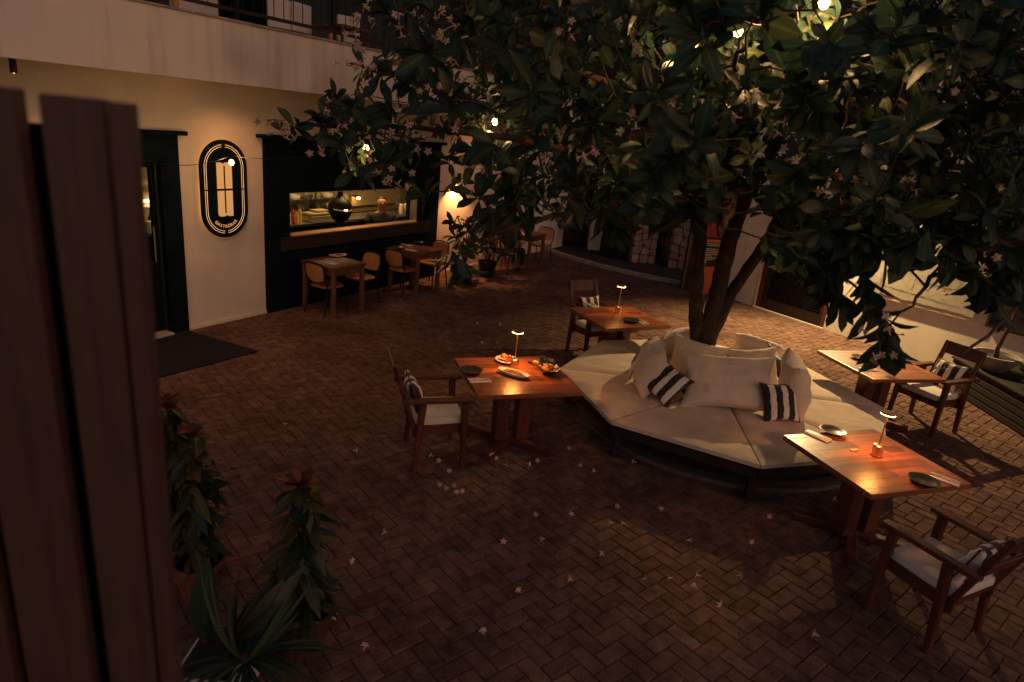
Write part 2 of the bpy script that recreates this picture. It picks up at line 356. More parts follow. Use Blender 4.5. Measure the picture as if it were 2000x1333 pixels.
# black shopfront with serving window
mb = MB(); O = .05
fb(mb, .02, .46, -T, O, 0, 2.58); fb(mb, 3.49, 4.16, -T, O, 0, 2.58); fb(mb, .46, 3.49, -T, O, 1.80, 2.58); fb(mb, .46, 3.49, -T, O, 0, 1.15)
mb.build('shopfront', M['black'], bld)
mb = MB(); fb(mb, -.09, 4.27, 0, .10, 2.582, 2.632, bev=.008); mb.build('lintel', M['black'], bld)
mb = MB(); fb(mb, .25, 3.88, O, O+.035, .94, 1.145); 
wf = mb.build('window_frame', M['blackwood'], bld)
mb = MB(); fb(mb, .46, 3.49, -.10, O+.05, 1.146, 1.165); mb.build('window_sill', mat('copper_sill', (.55, .30, .17), .35, .8), bld)
mb = MB(); fb(mb, 3.47, 3.488, -.10, .06, 1.165, 1.8); fb(mb, .46, 3.47, -.02, .01, 1.782, 1.799); mb.build('window_edge', M['steel'], wf)
for a, b in ((.30, 1.95), (2.0, 3.86)):
    mb = MB(); fb(mb, a, b, O, O+.018, .10, .90); mb.build('panel', M['black'], bld)
# interior rooms
mb = MB(); fb(mb, -4.6, 8.0, -3.2, -3.1, 0, 3.2); fb(mb, -4.7, -4.6, -3.2, -T, 0, 3.2); fb(mb, 8.0, 8.1, -3.2, -T, 0, 3.2)
mb.build('interior_wall', M['tile'], bld)
mb = MB(); fb(mb, -4.7, 8.1, -3.2, -T, 3.05, 3.15); fb(mb, -4.7, 8.1, -3.2, -T, -.02, .01); mb.build('interior_floor', M['darkblue'], bld)
# upper floor behind the balcony
mb = MB()
for a, b in ((-9, -1.55), (-.62, .45), (1.6, 10)): fb(mb, a, b, -1.6, -1.4, 3.45, 6.0)
fb(mb, -1.55, -.62, -1.6, -1.4, 5.6, 6.0); fb(mb, .45, 1.6, -1.6, -1.4, 5.6, 6.0)
mb.build('upper_wall', M['darkblue'], bld)
mb = MB(); fb(mb, -9, 10, -1.6, .9, 6.0, 6.15); mb.build('roof', M['darkblue'], bld)
mb = MB(); fb(mb, -1.35, -.82, .15, .3, 3.45, 6.0); mb.build('column', M['plaster'], bld)
for a, b in ((-1.55, -.62), (.45, 1.6)):
    mb = MB(); fb(mb, a, b, -1.55, -1.5, 3.45, 5.6); mb.build('upper_door', M['black'], bld)
rl = thing('balcony_railing', 'thin dark metal railing of upright bars on top of the balcony parapet', 'railing', FA, FROT)
mb = MB(); fb(mb, -9, 10, .84, .87, 4.02, 4.06); fb(mb, -9, 10, .83, .88, 4.92, 4.96); mb.build('rail', M['blackwood'], rl)
for k in range(13):
    mb = MB(); s = -8.5+k*1.5; fb(mb, s, s+.04, .835, .875, 3.93, 4.92); mb.build('post', M['metal'], rl)
mb = MB()
for k in range(120):
    s = -8.4+k*.15
    if s > 9.7: break
    mb.tube([(s, -.855, 4.06), (s, -.855, 4.92)], .006, 5)
mb.build('bars', M['metal'], rl)
# two chairs and a small table up on the balcony, uplights on the parapet
def upper_chair(s, o, rz, lab):
    t = thing('balcony_chair', lab, 'chair', fw(s, o, 3.45), FROT+rz, 'pale chairs up on the balcony')
    mb = MB(); mb.box((0, 0, .45), (.46, .46, .05), bev=.01); mb.build('seat', M['seatpad'], t)
    mb = MB(); mb.box((0, -.22, .80), (.42, .04, .38), bev=.015); mb.build('backrest', M['seatpad'], t)
    for a in (-1, 1):
        for b in (-1, 1):
            mb = MB(); mb.beam((a*.2, b*.2, .43), (a*.22, b*.22, 0), .035, .035); mb.build('leg', M['metal'], t)
upper_chair(.45, .1, R(170), 'pale chair on the balcony nearest the white column')
upper_chair(.85, .15, R(190), 'pale chair on the balcony, second from the white column')
upper_chair(1.75, .1, R(170), 'pale chair on the balcony behind the white blossoms, farthest from the column')
t = thing('balcony_table', 'small wooden table between the chairs up on the balcony', 'table', fw(1.25, .3, 3.45), FROT)
mb = MB(); mb.box((0, 0, .74), (.6, .6, .04), bev=.01); mb.build('tabletop', M['wood2'], t)
for a in (-1, 1):
    for b in (-1, 1):
        mb = MB(); mb.beam((a*.26, b*.26, .72), (a*.26, b*.26, 0), .04, .04); mb.build('leg', M['wood2'], t)
def upl(s, lab, power, pin=.84):
    t = thing('candle_jar', lab, 'candle', fw(s, pin, 3.93), FROT, 'small lights on the balcony parapet')
    mb = MB(); mb.lathe([(.032, 0), (.036, .09), (.030, .09), (.027, .005), (0, .005)], seg=14); mb.build('jar', M['cane'], t, True)
    mb = MB(); mb.lathe([(0, .006), (.016, .006), (.014, .045), (0, .07)], seg=10); mb.build('flame', M['glow2'], t, True)
    lamp('candle_light', 'POINT', (0, 0, .12), power, (1, .55, .2), t, .02)
upl(-1.73, 'small lit candle jar on the parapet left of the white column', .5)
upl(.50, 'small lit candle jar on the parapet beside the blossoms', .7)

# kitchen fittings ----------------------------------------------------
def fthing(name, label, cat, s, o, z=0, rz=0, group=None): return thing(name, label, cat, fw(s, o, z), FROT+rz, group)
def onp(x, y, o):            # pixel -> (s, z) on the vertical plane parallel to the facade at offset o
    d = ray(x, y); P0 = FA+FN*o; k = (P0-CP).dot(FN)/d.dot(FN); p = CP+d*k; return (p-FA).dot(FD), p.z
KO = -1.05
ks0, kz = onp(560, 436, KO); ks1, _ = onp(830, 430, KO)
KZ = kz
t = fthing('kitchen_counter', 'steel kitchen counter inside the serving window', 'counter', 0, 0)
mb = MB(); fb(mb, .6, 5.6, KO-.32, KO+.22, KZ-.04, KZ); mb.build('worktop', M['steel'], t)
mb = MB(); fb(mb, .65, 5.55, KO-.30, KO+.18, .02, KZ-.042); mb.build('cabinet', M['metal'], t)
t = fthing('hot_plate', 'dark low hob in front of the steel counter inside the serving window', 'hob', 0, 0)
mb = MB(); fb(mb, .5, 2.35, -.78, -.30, .02, KZ-.13); mb.build('body', M['metal'], t)
for k in range(2):
    mb = MB(); mb.lathe([(.10, 0), (.12, .05), (.11, .05), (.09, .01), (0, .01)], (1.0+k*.62, .54, KZ-.128), 16); mb.build('burner_pan', M['metal'], t, True)
t = fthing('kitchen_shelf', 'steel shelf rack on the back wall of the kitchen', 'shelf', 0, 0)
zs = [onp(640, y, -2.9)[1] for y in (424, 406, 388)]; xa = onp(560, 400, -2.9)[0]; xb = onp(655, 400, -2.9)[0]
for z in zs:
    mb = MB(); fb(mb, xa-.2, xb, -3.09, -2.8, z, z+.02); mb.build('shelf_board', M['steel'], t)
for x in (xa-.15, (xa+xb)/2, xb-.04):
    mb = MB(); fb(mb, x, x+.035, -2.835, -2.8, .02, 1.9); mb.build('upright', M['steel'], t)
def kit(px, py, o): s_, z_ = onp(px, py, o); return s_, z_
for k, (px, c, zi, lab) in enumerate([(575, 'white', 2, 'stack of white plates on the left of the kitchen shelf'), (600, 'steel', 2, 'steel pan on the kitchen shelf beside the plates'), (622, 'steel', 1, 'steel pan on the middle kitchen shelf'), (640, 'white', 2, 'stack of white bowls on the right of the kitchen shelf'), (590, 'steel', 1, 'steel pan on the middle shelf below the plates'), (645, 'white', 1, 'white crockery at the right end of the middle kitchen shelf')]):
    t = fthing('crockery' if c == 'white' else 'pan', lab, 'crockery' if c == 'white' else 'pan', onp(px, 400, -2.93)[0], -2.93, zs[zi]+.022)
    mb = MB(); mb.lathe([(.09, 0), (.12, .03), (.12, .09), (.1, .09), (.09, .04), (0, .04)], seg=18); mb.build('body', M[c], t, True)
for k, (px, c, h, lab) in enumerate([(564, 'yellow', .21, 'yellow squeeze bottle at the left end of the serving window'), (573, 'redpl', .24, 'red squeeze bottle standing between yellow ones in the serving window'), (579, 'yellow', .19, 'yellow squeeze bottle right of the red one in the serving window'), (585, 'yellow', .25, 'tallest pale yellow squeeze bottle, right end of the bottle row')]):
    s_, _ = onp(px, 430, KO+.12-.05*(k % 2)); t = fthing('squeeze_bottle', lab, 'bottle', s_, KO+.12-.05*(k % 2), KZ+.002, group='squeeze bottles in the serving window')
    mb = MB(); mb.lathe([(.034, 0), (.036, .01), (.036, h*.75), (.028, h*.84)], seg=16); mb.build('body', M[c], t, True)
    mb = MB(); mb.lathe([(.028, h*.84), (.026, h*.88), (.012, h*.9), (.006, h*1.12), (0, h*1.12)], seg=14); mb.build('nozzle', M[c], t, True)
s_, _ = onp(622, 430, KO); t = fthing('food_tray', 'pale gastronorm trays stacked on the kitchen counter', 'tray', s_, KO, KZ+.002)
mb = MB(); mb.box((0, 0, .05), (.62, .34, .10), bev=.01); mb.box((-.08, -.02, .125), (.42, .28, .04), bev=.008); mb.box((.05, .03, .165), (.30, .2, .03), bev=.008); mb.build('trays', M['tile'], t)
FO = -.62
s_, z_ = onp(664, 432, FO); t = fthing('fire_bowl', 'round black covered fire pot with a small bright flame in the serving window', 'grill', s_, FO, z_)
MB().lathe([(.07, -z_+KZ-.10), (.07, -.01)], seg=16).build('stand', M['metal'], t, True)
mb = MB(); mb.lathe([(.09, 0), (.14, .03), (.19, .12), (.215, .19), (.20, .20), (.17, .18), (0, .17)], seg=30); mb.build('bowl', M['metal'], t, True)
mb = MB(); mb.lathe([(.215, .235), (.205, .30), (.15, .37), (.08, .41), (.05, .44), (.045, .55), (0, .56)], seg=30); mb.build('lid', M['metal'], t, True)
mb = MB()
for k in range(7): mb.lathe([(0, 0), (.018, .018), (0, .055+.012*(k % 3))], (-.02+.011*(k % 3), -.165+.015*(k//3), .19), 8)
mb.build('flame', M['glow'], t, True)
mb = MB(); mb.tube([(.20*math.sin(a), -.20*math.cos(a), .195+.03*abs(math.sin(a))) for a in [R(-80+8*k) for k in range(21)]], .0035, 5); mb.build('rim_glint', M['sign_line'], t)  # glowing arc built in place of a highlight on the rim
lamp('fire_light', 'POINT', (0, -.17, .24), .8, (1, .5, .18), t, .03)
s_, z_ = onp(700, 386, -2.9); t = fthing('kitchen_lamp', 'small bright kitchen work lamp on the back wall right of the fire pot', 'lamp', s_, -2.9, z_)
mb = MB(); mb.box((0, .10, .02), (.16, .2, .03)); mb.build('bracket', M['metal'], t)
mb = MB(); mb.lathe([(0, -.05), (.035, -.04), (.045, 0), (0, .01)], seg=12); mb.build('bulb', M['glow2'], t, True)
s_, z_ = onp(720, 384, -3.02); t = fthing('splashback', 'yellowish steel splashback panel behind the cook', 'panel', s_+.3, -3.05, z_)
mb = MB(); mb.box((0, 0, .0), (1.7, .05, .42), bev=.01); mb.build('sheet', mat('lit_steel', (.62, .52, .3), .45, .2), t)  # steel colour lightened and yellowed as if lit
s_, z_ = onp(680, 420, -2.6); t = fthing('dark_oven', 'dark oven behind the cook at the back of the kitchen', 'oven', s_+.9, -2.75, 0)
mb = MB(); mb.box((0, 0, z_/2-.02), (2.6, .6, z_-.04), bev=.01); mb.build('body', M['metal'], t)
mb = MB(); mb.box((0, -.31, z_*.6), (2.0, .03, .03)); mb.build('handle', M['steel'], t)
for k in range(3):
    tg = ['left', 'middle', 'right'][k]; s_, _ = onp(783+9*k, 430, KO+.1)
    t = fthing('pale_jar', 'pale storage jar, %s one of three at the right end of the serving window' % tg, 'jar', s_, KO+.1, KZ+.002, group='pale jars at the right of the serving window')
    mb = MB(); mb.lathe([(.045, 0), (.05, .02), (.05, .15), (.04, .17)], seg=16); mb.build('body', M['tile'], t, True)
    mb = MB(); mb.lathe([(.042, .171), (.042, .195), (0, .197)], seg=16); mb.build('lid', M['white'], t, True)
lamp('kitchen_ceiling_light', 'AREA', fw(3.0, -.9, 2.95), 60, (1, .62, .26), None, 1.4, (0, 0, -1))
lamp('bar_ceiling_light', 'AREA', fw(-1.2, -1.2, 2.95), 14, (1, .62, .26), None, .8, (0, 0, -1))
# bar seen through the door glass
BO = -1.5
z1 = onp(285, 455, BO)[1]; z2 = onp(285, 405, BO)[1]; z3 = onp(285, 375, BO)[1]; z4 = onp(285, 357, BO)[1]; sb = onp(285, 405, BO)[0]
t = fthing('bar_shelf', 'lit bar shelf seen through the glass of the entrance door', 'shelf', 0, 0)
mb = MB(); fb(mb, sb-1, sb+.9, BO-.4, BO, z1-.04, z1); fb(mb, sb-1, sb+.9, BO-.4, BO, z2-.012, z2); fb(mb, sb-1, sb+.9, BO-.4, BO, z3, z3+.10); mb.build('shelf_board', M['tile'], t)
mb = MB(); fb(mb, sb-1, sb+.9, BO-.42, BO-.40, z1-.04, z4); mb.build('back_panel', M['tile'], t)
mb = MB(); fb(mb, sb-1, sb+.9, BO-.39, BO-.36, z2+.003, z2+.05); mb.build('lit_strip', M['white_glow'], t)
lamp('shelf_light', 'AREA', fw(sb, BO-.15, z3-.02), 3.0, (1, .66, .3), None, .3, (0, 0, -1))
lamp('shelf_light', 'AREA', fw(sb, BO-.15, z2-.03), 2.0, (1, .66, .3), None, .3, (0, 0, -1))
s_, z_ = onp(295, 455, -1.0)
t = fthing('card_reader', 'small pale box on the bar counter behind the door glass', 'box', s_, -1.0, z_)
mb = MB(); mb.box((0, 0, .08), (.13, .08, .17), bev=.01); mb.build('body', M['cream'], t)
s_, z_ = onp(300, 440, -1.06)
t = fthing('bar_bottle', 'dark bottle standing behind the pale box on the bar counter', 'bottle', s_, -1.12, onp(295, 455, -1.0)[1])
MB().lathe([(.035, 0), (.037, .02), (.037, .2), (.014, .26), (.014, .33), (0, .33)], seg=16).build('glass', M['plate'], t, True)
zc = onp(295, 455, -1.0)[1]
t = fthing('bar_counter', 'dark bar counter behind the entrance door', 'counter', 0, 0)
mb = MB(); fb(mb, sb-1.2, sb+1.0, -1.35, -.8, .02, zc-.05); mb.build('body', M['black'], t)
mb = MB(); fb(mb, sb-1.2, sb+1.0, -1.35, -.8, zc-.048, zc-.002); mb.build('counter_top', M['black'], t)

# door mat
mtt = MB(); 
p = [at(365, 648), at(505, 688), at(300, 742)]
q = p[0]+(p[2]-p[1])
cc = [p[0], p[1], p[2], q]
n_ = MB(); n_.prism([(c.x, c.y) for c in (p[0], p[1], p[2], q)], .006, .02)
tag(n_.build('door_mat', M['mat']), 'large black rubber mat on the bricks in front of the entrance', 'mat')

# illuminated sign ------------------------------------------------------
sg = thing('wall_sign', 'tall black oval backlit sign on the pale wall between door and shopfront', 'sign', fw(-.665, 0, 1.89), FROT)
def stadium(wd, h, n=96):
    r = wd/2; k = h/2-r; pts = []
    for i in range(n+1): a = math.pi*i/n; pts.append((r*math.cos(a), k+r*math.sin(a)))
    for i in range(n+1): a = math.pi+math.pi*i/n; pts.append((r*math.cos(a), -k+r*math.sin(a)))
    return pts
SM = Matrix(((1, 0, 0, 0), (0, 0, -1, 0), (0, 1, 0, 0), (0, 0, 0, 1)))   # xy plane -> facade plane, +z out
MB().prism(stadium(.72, 1.30), .05, .075, SM).build('sign_board', M['black'], sg)
def ring(wd, h, t, z0, z1):
    a = stadium(wd, h); b = stadium(wd-2*t, h-2*t); mb = MB(); n = len(a)
    for i in range(n):
        j = (i+1) % n; mx = (a[i][0]+a[j][0])/2; my = (a[i][1]+a[j][1])/2
        if abs(mx) < .012 and abs(my) > .3 and abs(a[i][0]-a[j][0]) < .09:
            pass
        if abs(a[i][0]) < .02 and abs(a[i][1]) > .3 or (abs(a[j][0]) < .02 and abs(a[j][1]) > .3):
            continue
        if abs(a[i][1]-a[j][1]) > .3:      # long straight: split with a gap at the middle
            for lo, hi in ((0, .485), (.515, 1)):
                P = [(a[i][0]+(a[j][0]-a[i][0])*u, a[i][1]+(a[j][1]-a[i][1])*u) for u in (lo, hi)]+[(b[i][0]+(b[j][0]-b[i][0])*u, b[i][1]+(b[j][1]-b[i][1])*u) for u in (hi, lo)]
                mb.prism(P, z0, z1, SM)
            continue
        mb.prism([a[i], a[j], b[j], b[i]], z0, z1, SM)
    return mb
ring(.60, 1.18, .006, .0752, .078).build('outer_line', M['sign_line'], sg)
ring(.545, 1.125, .006, .0752, .078).build('inner_line', M['sign_line'], sg)
MB().prism(stadium(.66, 1.24), .02, .03, SM).build('backlight', M['edge_glow'], sg)
lamp('sign_backlight', 'POINT', (0, -.04, -.5), .25, (1, .6, .2), sg, .02)
nn = MB()
def rr(x0, x1, y0, y1, r=.03, corners='tl tr'):
    P = []
    for cx, cy, a0, nm in ((x1, y1, 0, 'tr'), (x0, y1, 90, 'tl'), (x0, y0, 180, 'bl'), (x1, y0, 270, 'br')):
        if nm in corners:
            sx = -1 if cx == x1 else 1; sy = -1 if cy == y1 else 1
            for k in range(6): a = R(a0+90*k/5); P.append((cx+sx*r+r*math.cos(a), cy+sy*r+r*math.sin(a)))
        else: P.append((cx, cy))
    return P
# letter n: two uprights joined above a slit; letter u the same turned half a turn
for sgn in (1, -1):
    f_ = lambda P: [(x*sgn, y*sgn) for x, y in P]
    nn.prism(f_([(-.117, .014), (-.013, .014), (-.013, .318), (-.010, .338), (-.030, .352), (-.040, .343), (-.05, .358), (-.117, .358)]), .076, .079, SM)
    nn.prism(f_([(.011, .014), (.116, .014), (.116, .315), (.108, .342), (.085, .358), (.02, .358), (-.0, .352), (-.010, .338), (-.013, .318), (.004, .318), (.011, .308)]), .076, .079, SM)
nn.build('letters', M['sign_glow'], sg)
txt = MB()
word = 'GASTR\u00d3BAR'; Rr = .225
for i, ch in enumerate(word):
    cu = bpy.data.curves.new('glyph', 'FONT'); cu.body = ch; cu.size = .058; cu.align_x = 'CENTER'; cu.extrude = .0015; cu.offset = .0012
    ob = bpy.data.objects.new('glyph', cu); COL.objects.link(ob)
    me = bpy.data.meshes.new_from_object(ob.evaluated_get(bpy.context.evaluated_depsgraph_get()))
    a = R(-90+(i-4)*11.6); rot = Matrix.Translation((Rr*math.cos(a), -.29+Rr*math.sin(a), .0775)) @ Matrix.Rotation(a+math.pi/2, 4, 'Z')
    txt.add([SM @ (rot @ v.co) for v in me.vertices], [tuple(p.vertices) for p in me.polygons])
    bpy.data.objects.remove(ob); bpy.data.meshes.remove(me); bpy.data.curves.remove(cu)
txt.build('lettering', M['sign_glow'], sg)

# soffit spots and wall sconce ------------------------------------------------
def soffit_spot(s, lab, power, H=.15):
    t = thing('spotlight', lab, 'spotlight', fw(s, .62, 3.30), FROT, 'cylinder spots under the balcony')
    mb = MB(); mb.lathe([(.03, 0), (.03, -H), (.026, -H), (.024, -H+.02)], seg=16); mb.build('housing', M['metal'], t, True)
    mb = MB(); mb.lathe([(.0, -H+.012), (.023, -H+.010), (.023, -H+.002), (0, -H-.001)], seg=16); mb.build('lens', M['glow2'], t, True)
    lamp('spot_light', 'SPOT', (0, 0, -H-.02), power, (1, .42, .16), t, .05, (0, -.10, -1), 150, 1)
soffit_spot(-3.25, 'small black cylinder spot under the balcony at the far left', 32, .19)
soffit_spot(-.6, 'unseen added cylinder spot under the balcony above the oval sign', 34, .04)  # unseen spot, added to light the wall and floor below
soffit_spot(1.9, 'unseen added cylinder spot under the balcony above the serving window', 4, .04)  # unseen weak spot, added over the shopfront
soffit_spot(5.2, 'unseen added cylinder spot under the balcony past the shopfront', 26, .04)  # unseen spot, added to brighten the floor farther back
t = thing('wall_sconce', 'small cylinder sconce lighting the pale wall right of the shopfront', 'wall lamp', fw(4.75, 0, 1.95), FROT)
mb = MB(); mb.lathe([(.04, .10), (.04, -.10), (.034, -.10), (.032, -.06), (0, -.06)], (0, -.09, 0), 18); mb.build('shade', M['metal'], t, True)
mb = MB(); mb.box((0, -.03, 0), (.04, .06, .05)); mb.build('bracket', M['metal'], t)
lamp('sconce_light', 'SPOT', (0, -.13, -.09), 140, (1, .42, .13), t, .03, (0, .18, -1), 120, .6)

# ------------------------------------------------------------------ right wall
RB = Vector((4.92, 13.24, 0)); RAZ = R(145.1)
RD = Vector((math.sin(RAZ), math.cos(RAZ), 0)); RN = Vector((RD.y, -RD.x, 0)); RROT = math.atan2(RD.y, RD.x)
def rw(s, o=0, z=0): return RB+RD*s+RN*o+Vector((0, 0, z))
# local frame: x along wall; -y is the courtyard side
def rb(mb, s0, s1, o0, o1, z0, z1, bev=0): return mb.box(((s0+s1)/2, -(o0+o1)/2, (z0+z1)/2), (abs(s1-s0), abs(o1-o0), abs(z1-z0)), bev=bev)
gw = thing('white_building', 'white walled building with a louvred brown door on the right of the courtyard', 'building', RB, RROT)
mb = MB(); rb(mb, -.95, 0, -.3, 0, 0, 8.5); rb(mb, 0, 1.52, -.3, 0, 2.35, 8.5); rb(mb, 1.52, 10, -.3, 0, 0, 8.5); mb.build('wall', M['whitewall'], gw)
mb = MB(); rb(mb, 0, .06, -.3, .03, 0, 2.35); rb(mb, 1.46, 1.52, -.3, .03, 0, 2.35); rb(mb, .06, 1.46, -.3, .03, 2.29, 2.35); mb.build('door_frame', M['wood'], gw)
mb = MB(); rb(mb, -.03, 0, 0, .035, 0, 2.35); rb(mb, -.03, 1.55, .03, .06, 0, .03); mb.build('door_trim', M['cream'], gw)
dm = MB(); rb(dm, .06, .16, -.10, -.04, .03, 2.29); rb(dm, 1.36, 1.46, -.10, -.04, .03, 2.29); rb(dm, .16, 1.36, -.10, -.04, .03, .22); rb(dm, .16, 1.36, -.10, -.04, 2.16, 2.29)
for k in range(44):
    z = .235+k*.0435
    dm.box((.76, .07, z), (1.2, .045, .008), mtx=Matrix.Translation((0, 0, 0)))
dm.build('door', M['blackwood'], gw)
mb = MB(); rb(mb, .15, 1.37, -.14, -.12, .03, 2.2); mb.build('door_backing', M['black'], gw)
for (a, b) in ((-3.2, -.95),):
    pass
# pictures on the right wall
a1 = thing('wall_picture', 'large pale canvas with black ink lines and a torn lower edge on the right wall', 'picture', rw(2.05, .0, .86), RROT)
mb = MB(); rb(mb, 0, 1.85, 0, .05, 0, 1.25); mb.build('board', M['cream'], a1)
cv = MB(); pts = [(.02, 1.24)]; x = .02; pts = []
rr_ = random.Random(5); x = .02
while x < 1.83: pts.append((x, .05+.035*mnoise.noise(Vector((x*6, 0, 0)))+rr_.uniform(-.006, .006)+.02)); x += rr_.uniform(.012, .03)
for i in range(len(pts)-1):
    (xa, ya), (xb, yb) = pts[i], pts[i+1]
    cv.add([(xa, -.062, ya), (xb, -.062, yb), (xb, -.056, 1.23), (xa, -.056, 1.23)], [(0, 1, 2, 3)])
cv.build('canvas', M['canvas'], a1)
ik = MB()
def ink(P, wd=.006):
    for i in range(len(P)-1):
        a = Vector((P[i][0], -.0655, P[i][1])); b = Vector((P[i+1][0], -.0655, P[i+1][1])); d = (b-a); 
        if d.length < 1e-4: continue
        n = Vector((-d.z, 0, d.x)).normalized()*wd/2*rr_.uniform(.5, 1.5)
        ik.add([a-n, b-n, b+n, a+n], [(0, 1, 2, 3)])
def wig(x0, y0, x1, y1, n=14, am=.008): return [(x0+(x1-x0)*k/n+rr_.uniform(-am, am), y0+(y1-y0)*k/n+rr_.uniform(-am, am)) for k in range(n+1)]
ink(wig(.05, .22, 1.6, .16), .01); ink(wig(.3, .22, .32, .5)); ink(wig(.32, .5, .85, .52)); ink(wig(.85, .52, .83, .25)); ink(wig(.9, .4, 1.5, .42), .009)
ink(wig(1.5, .42, 1.52, .75)); ink(wig(.1, .75, 1.5, .8)); ink(wig(.2, .9, .9, 1.1)); ink(wig(1.1, .6, 1.7, .9)); ink(wig(.5, .3, .6, .45)); ink(wig(.1, .6, .3, .95), .012)
for k in range(60): x, y = rr_.uniform(.05, 1.75), rr_.uniform(.12, 1.15); ink(wig(x, y, x+rr_.uniform(-.06, .1), y+rr_.uniform(-.01, .01), 3), .003)
ik.build('ink_lines', M['ink'], a1)
fl = MB()
for k in range(15):
    cx, cz = 1.30+rr_.gauss(0, .10), .72+rr_.gauss(0, .14); a = rr_.uniform(0, 6.28); L = rr_.uniform(.05, .12)
    P = [(cx+L*math.cos(a+u)*q_, cz+L*math.sin(a+u)*q_) for u, q_ in ((0, 1), (.7, .5), (2.2, .35), (math.pi, .25), (4.1, .35), (5.6, .55))]
    fl.add([(x, -.067-.0004*k, z) for x, z in P], [tuple(range(6))])
fl.build('painted_flowers', M['blossom_red'], a1)
a2 = thing('wall_picture', 'dark framed picture right of the pale canvas, above the potted tree', 'picture', rw(4.05, 0, .84), RROT)
mb = MB(); rb(mb, 0, 1.6, 0, .05, 0, .04); rb(mb, 0, 1.6, 0, .05, 1.21, 1.25); rb(mb, 0, .04, 0, .05, .04, 1.21); rb(mb, 1.56, 1.6, 0, .05, .04, 1.21); mb.build('frame', M['blackwood'], a2)
mb = MB(); rb(mb, .04, 1.56, 0, .03, .04, 1.21); mb.build('panel', mat('dark_painting', (.035, .035, .035), .7, nscale=3, namt=.6), a2)
sf = thing('small_frame', 'tiny dark frame with a pale card on the wall beside the brown door', 'frame', rw(1.60, 0, 1.70), RROT)
mb = MB(); rb(mb, 0, .17, 0, .02, 0, .20); mb.build('frame', M['blackwood'], sf)
mb = MB(); rb(mb, .03, .14, .02, .023, .035, .165); mb.build('card', M['cream'], sf)
wd = thing('lit_window', 'small lit window high on the right wall glimpsed through the leaves', 'window', rw(3.75, 0, 2.62), RROT)
mb = MB(); rb(mb, -.04, .74, 0, .03, -.04, 0); rb(mb, -.04, .74, 0, .03, .5, .54); rb(mb, -.04, 0, 0, .03, 0, .5); rb(mb, .7, .74, 0, .03, 0, .5); mb.build('frame', M['blackwood'], wd)
mb = MB(); rb(mb, 0, .7, 0, .015, 0, .5); mb.build('pane', M['white_glow'], wd)
# flood lamp on an arm above the door
fldp = rw(1.5, .58, 3.6)
t = thing('flood_lamp', 'wall lamp on a short arm above the brown door, hidden behind the leaves', 'wall lamp', rw(1.5, 0, 3.6), RROT)
mb = MB(); mb.tube([(0, 0, .05), (0, -.3, .14), (0, -.58, .10)], .014, 8); mb.build('arm', M['metal'], t, True)
mb = MB(); mb.lathe([(.02, .12), (.05, .10), (.12, 0), (.115, 0), (.045, .09), (0, .1)], (0, -.58, 0), 20); mb.build('shade', M['metal'], t, True)
mb = MB(); mb.lathe([(0, -.0), (.035, .02), (.03, .06), (0, .08)], (0, -.58, 0), 14); mb.build('bulb', M['glow2'], t, True)
lamp('flood_light', 'SPOT', (0, -.58, -.02), 1600, (1, .66, .28), t, .035, (1.03, -1.33, -3.6), 106, .8)

# ------------------------------------------------------------------ back of the courtyard
def crazy(name, label, cat, loc, rz, wd, th, h, seed):
    t = thing(name, label, cat, loc, rz)
    MB().box((0, 0, h/2), (wd-.03, th-.03, h)).build('core', M['mortar'], t)
    rs = random.Random(seed); mb = MB()
    for face in ('f', 'l', 'r'):
        W_ = wd if face == 'f' else th; cs = .2; nx = max(2, int(W_/cs)); nz = int(h/cs)
        J = [[(-(W_/2)+W_*i/nx+(0 if i in (0, nx) else rs.uniform(-.06, .06)), h*j/nz+(0 if j in (0, nz) else rs.uniform(-.06, .06))) for j in range(nz+1)] for i in range(nx+1)]
        for i in range(nx):
            for j in range(nz):
                q = [J[i][j], J[i+1][j], J[i+1][j+1], J[i][j+1]]; c = (sum(a[0] for a in q)/4, sum(a[1] for a in q)/4)
                P = []
                for k in range(4):
                    a, b = q[k], q[(k+1) % 4]
                    for u in (.12, .5, .88):
                        x = a[0]+(b[0]-a[0])*u; z = a[1]+(b[1]-a[1])*u; e = .90 if u != .5 else .93
                        P.append((c[0]+(x-c[0])*e, c[1]+(z-c[1])*e))
                d = rs.uniform(.012, .03)
                if face == 'f': f_ = lambda x, z, o: (x, -th/2+.015-o, z)
                elif face == 'l': f_ = lambda x, z, o: (-wd/2+.015-o, x, z)
                else: f_ = lambda x, z, o: (wd/2-.015+o, x, z)
                n = len(P); e = .93
                vs = [f_(x, z, 0) for x, z in P]+[f_(c[0]+(x-c[0])*e, c[1]+(z-c[1])*e, d) for x, z in P]
                mb.add(vs, [tuple(range(n, 2*n))]+[(k, (k+1) % n, (k+1) % n+n, k+n) for k in range(n)])
    mb.build('stone_facing', M['stone'], t)
    return t
pc = at(1245, 515); crazy('stone_pillar', 'square pillar faced with irregular brown stones behind the tree', 'pillar', (pc.x+.1, pc.y+.3, 0), R(8), .62, .5, 2.6, 2)
pc = at(1345, 527); crazy('stone_wall', 'broad wall of irregular brown stones right of the stone pillar', 'wall', (pc.x+.15, pc.y+.1, 0), R(-6), 1.35, .4, 2.6, 5)
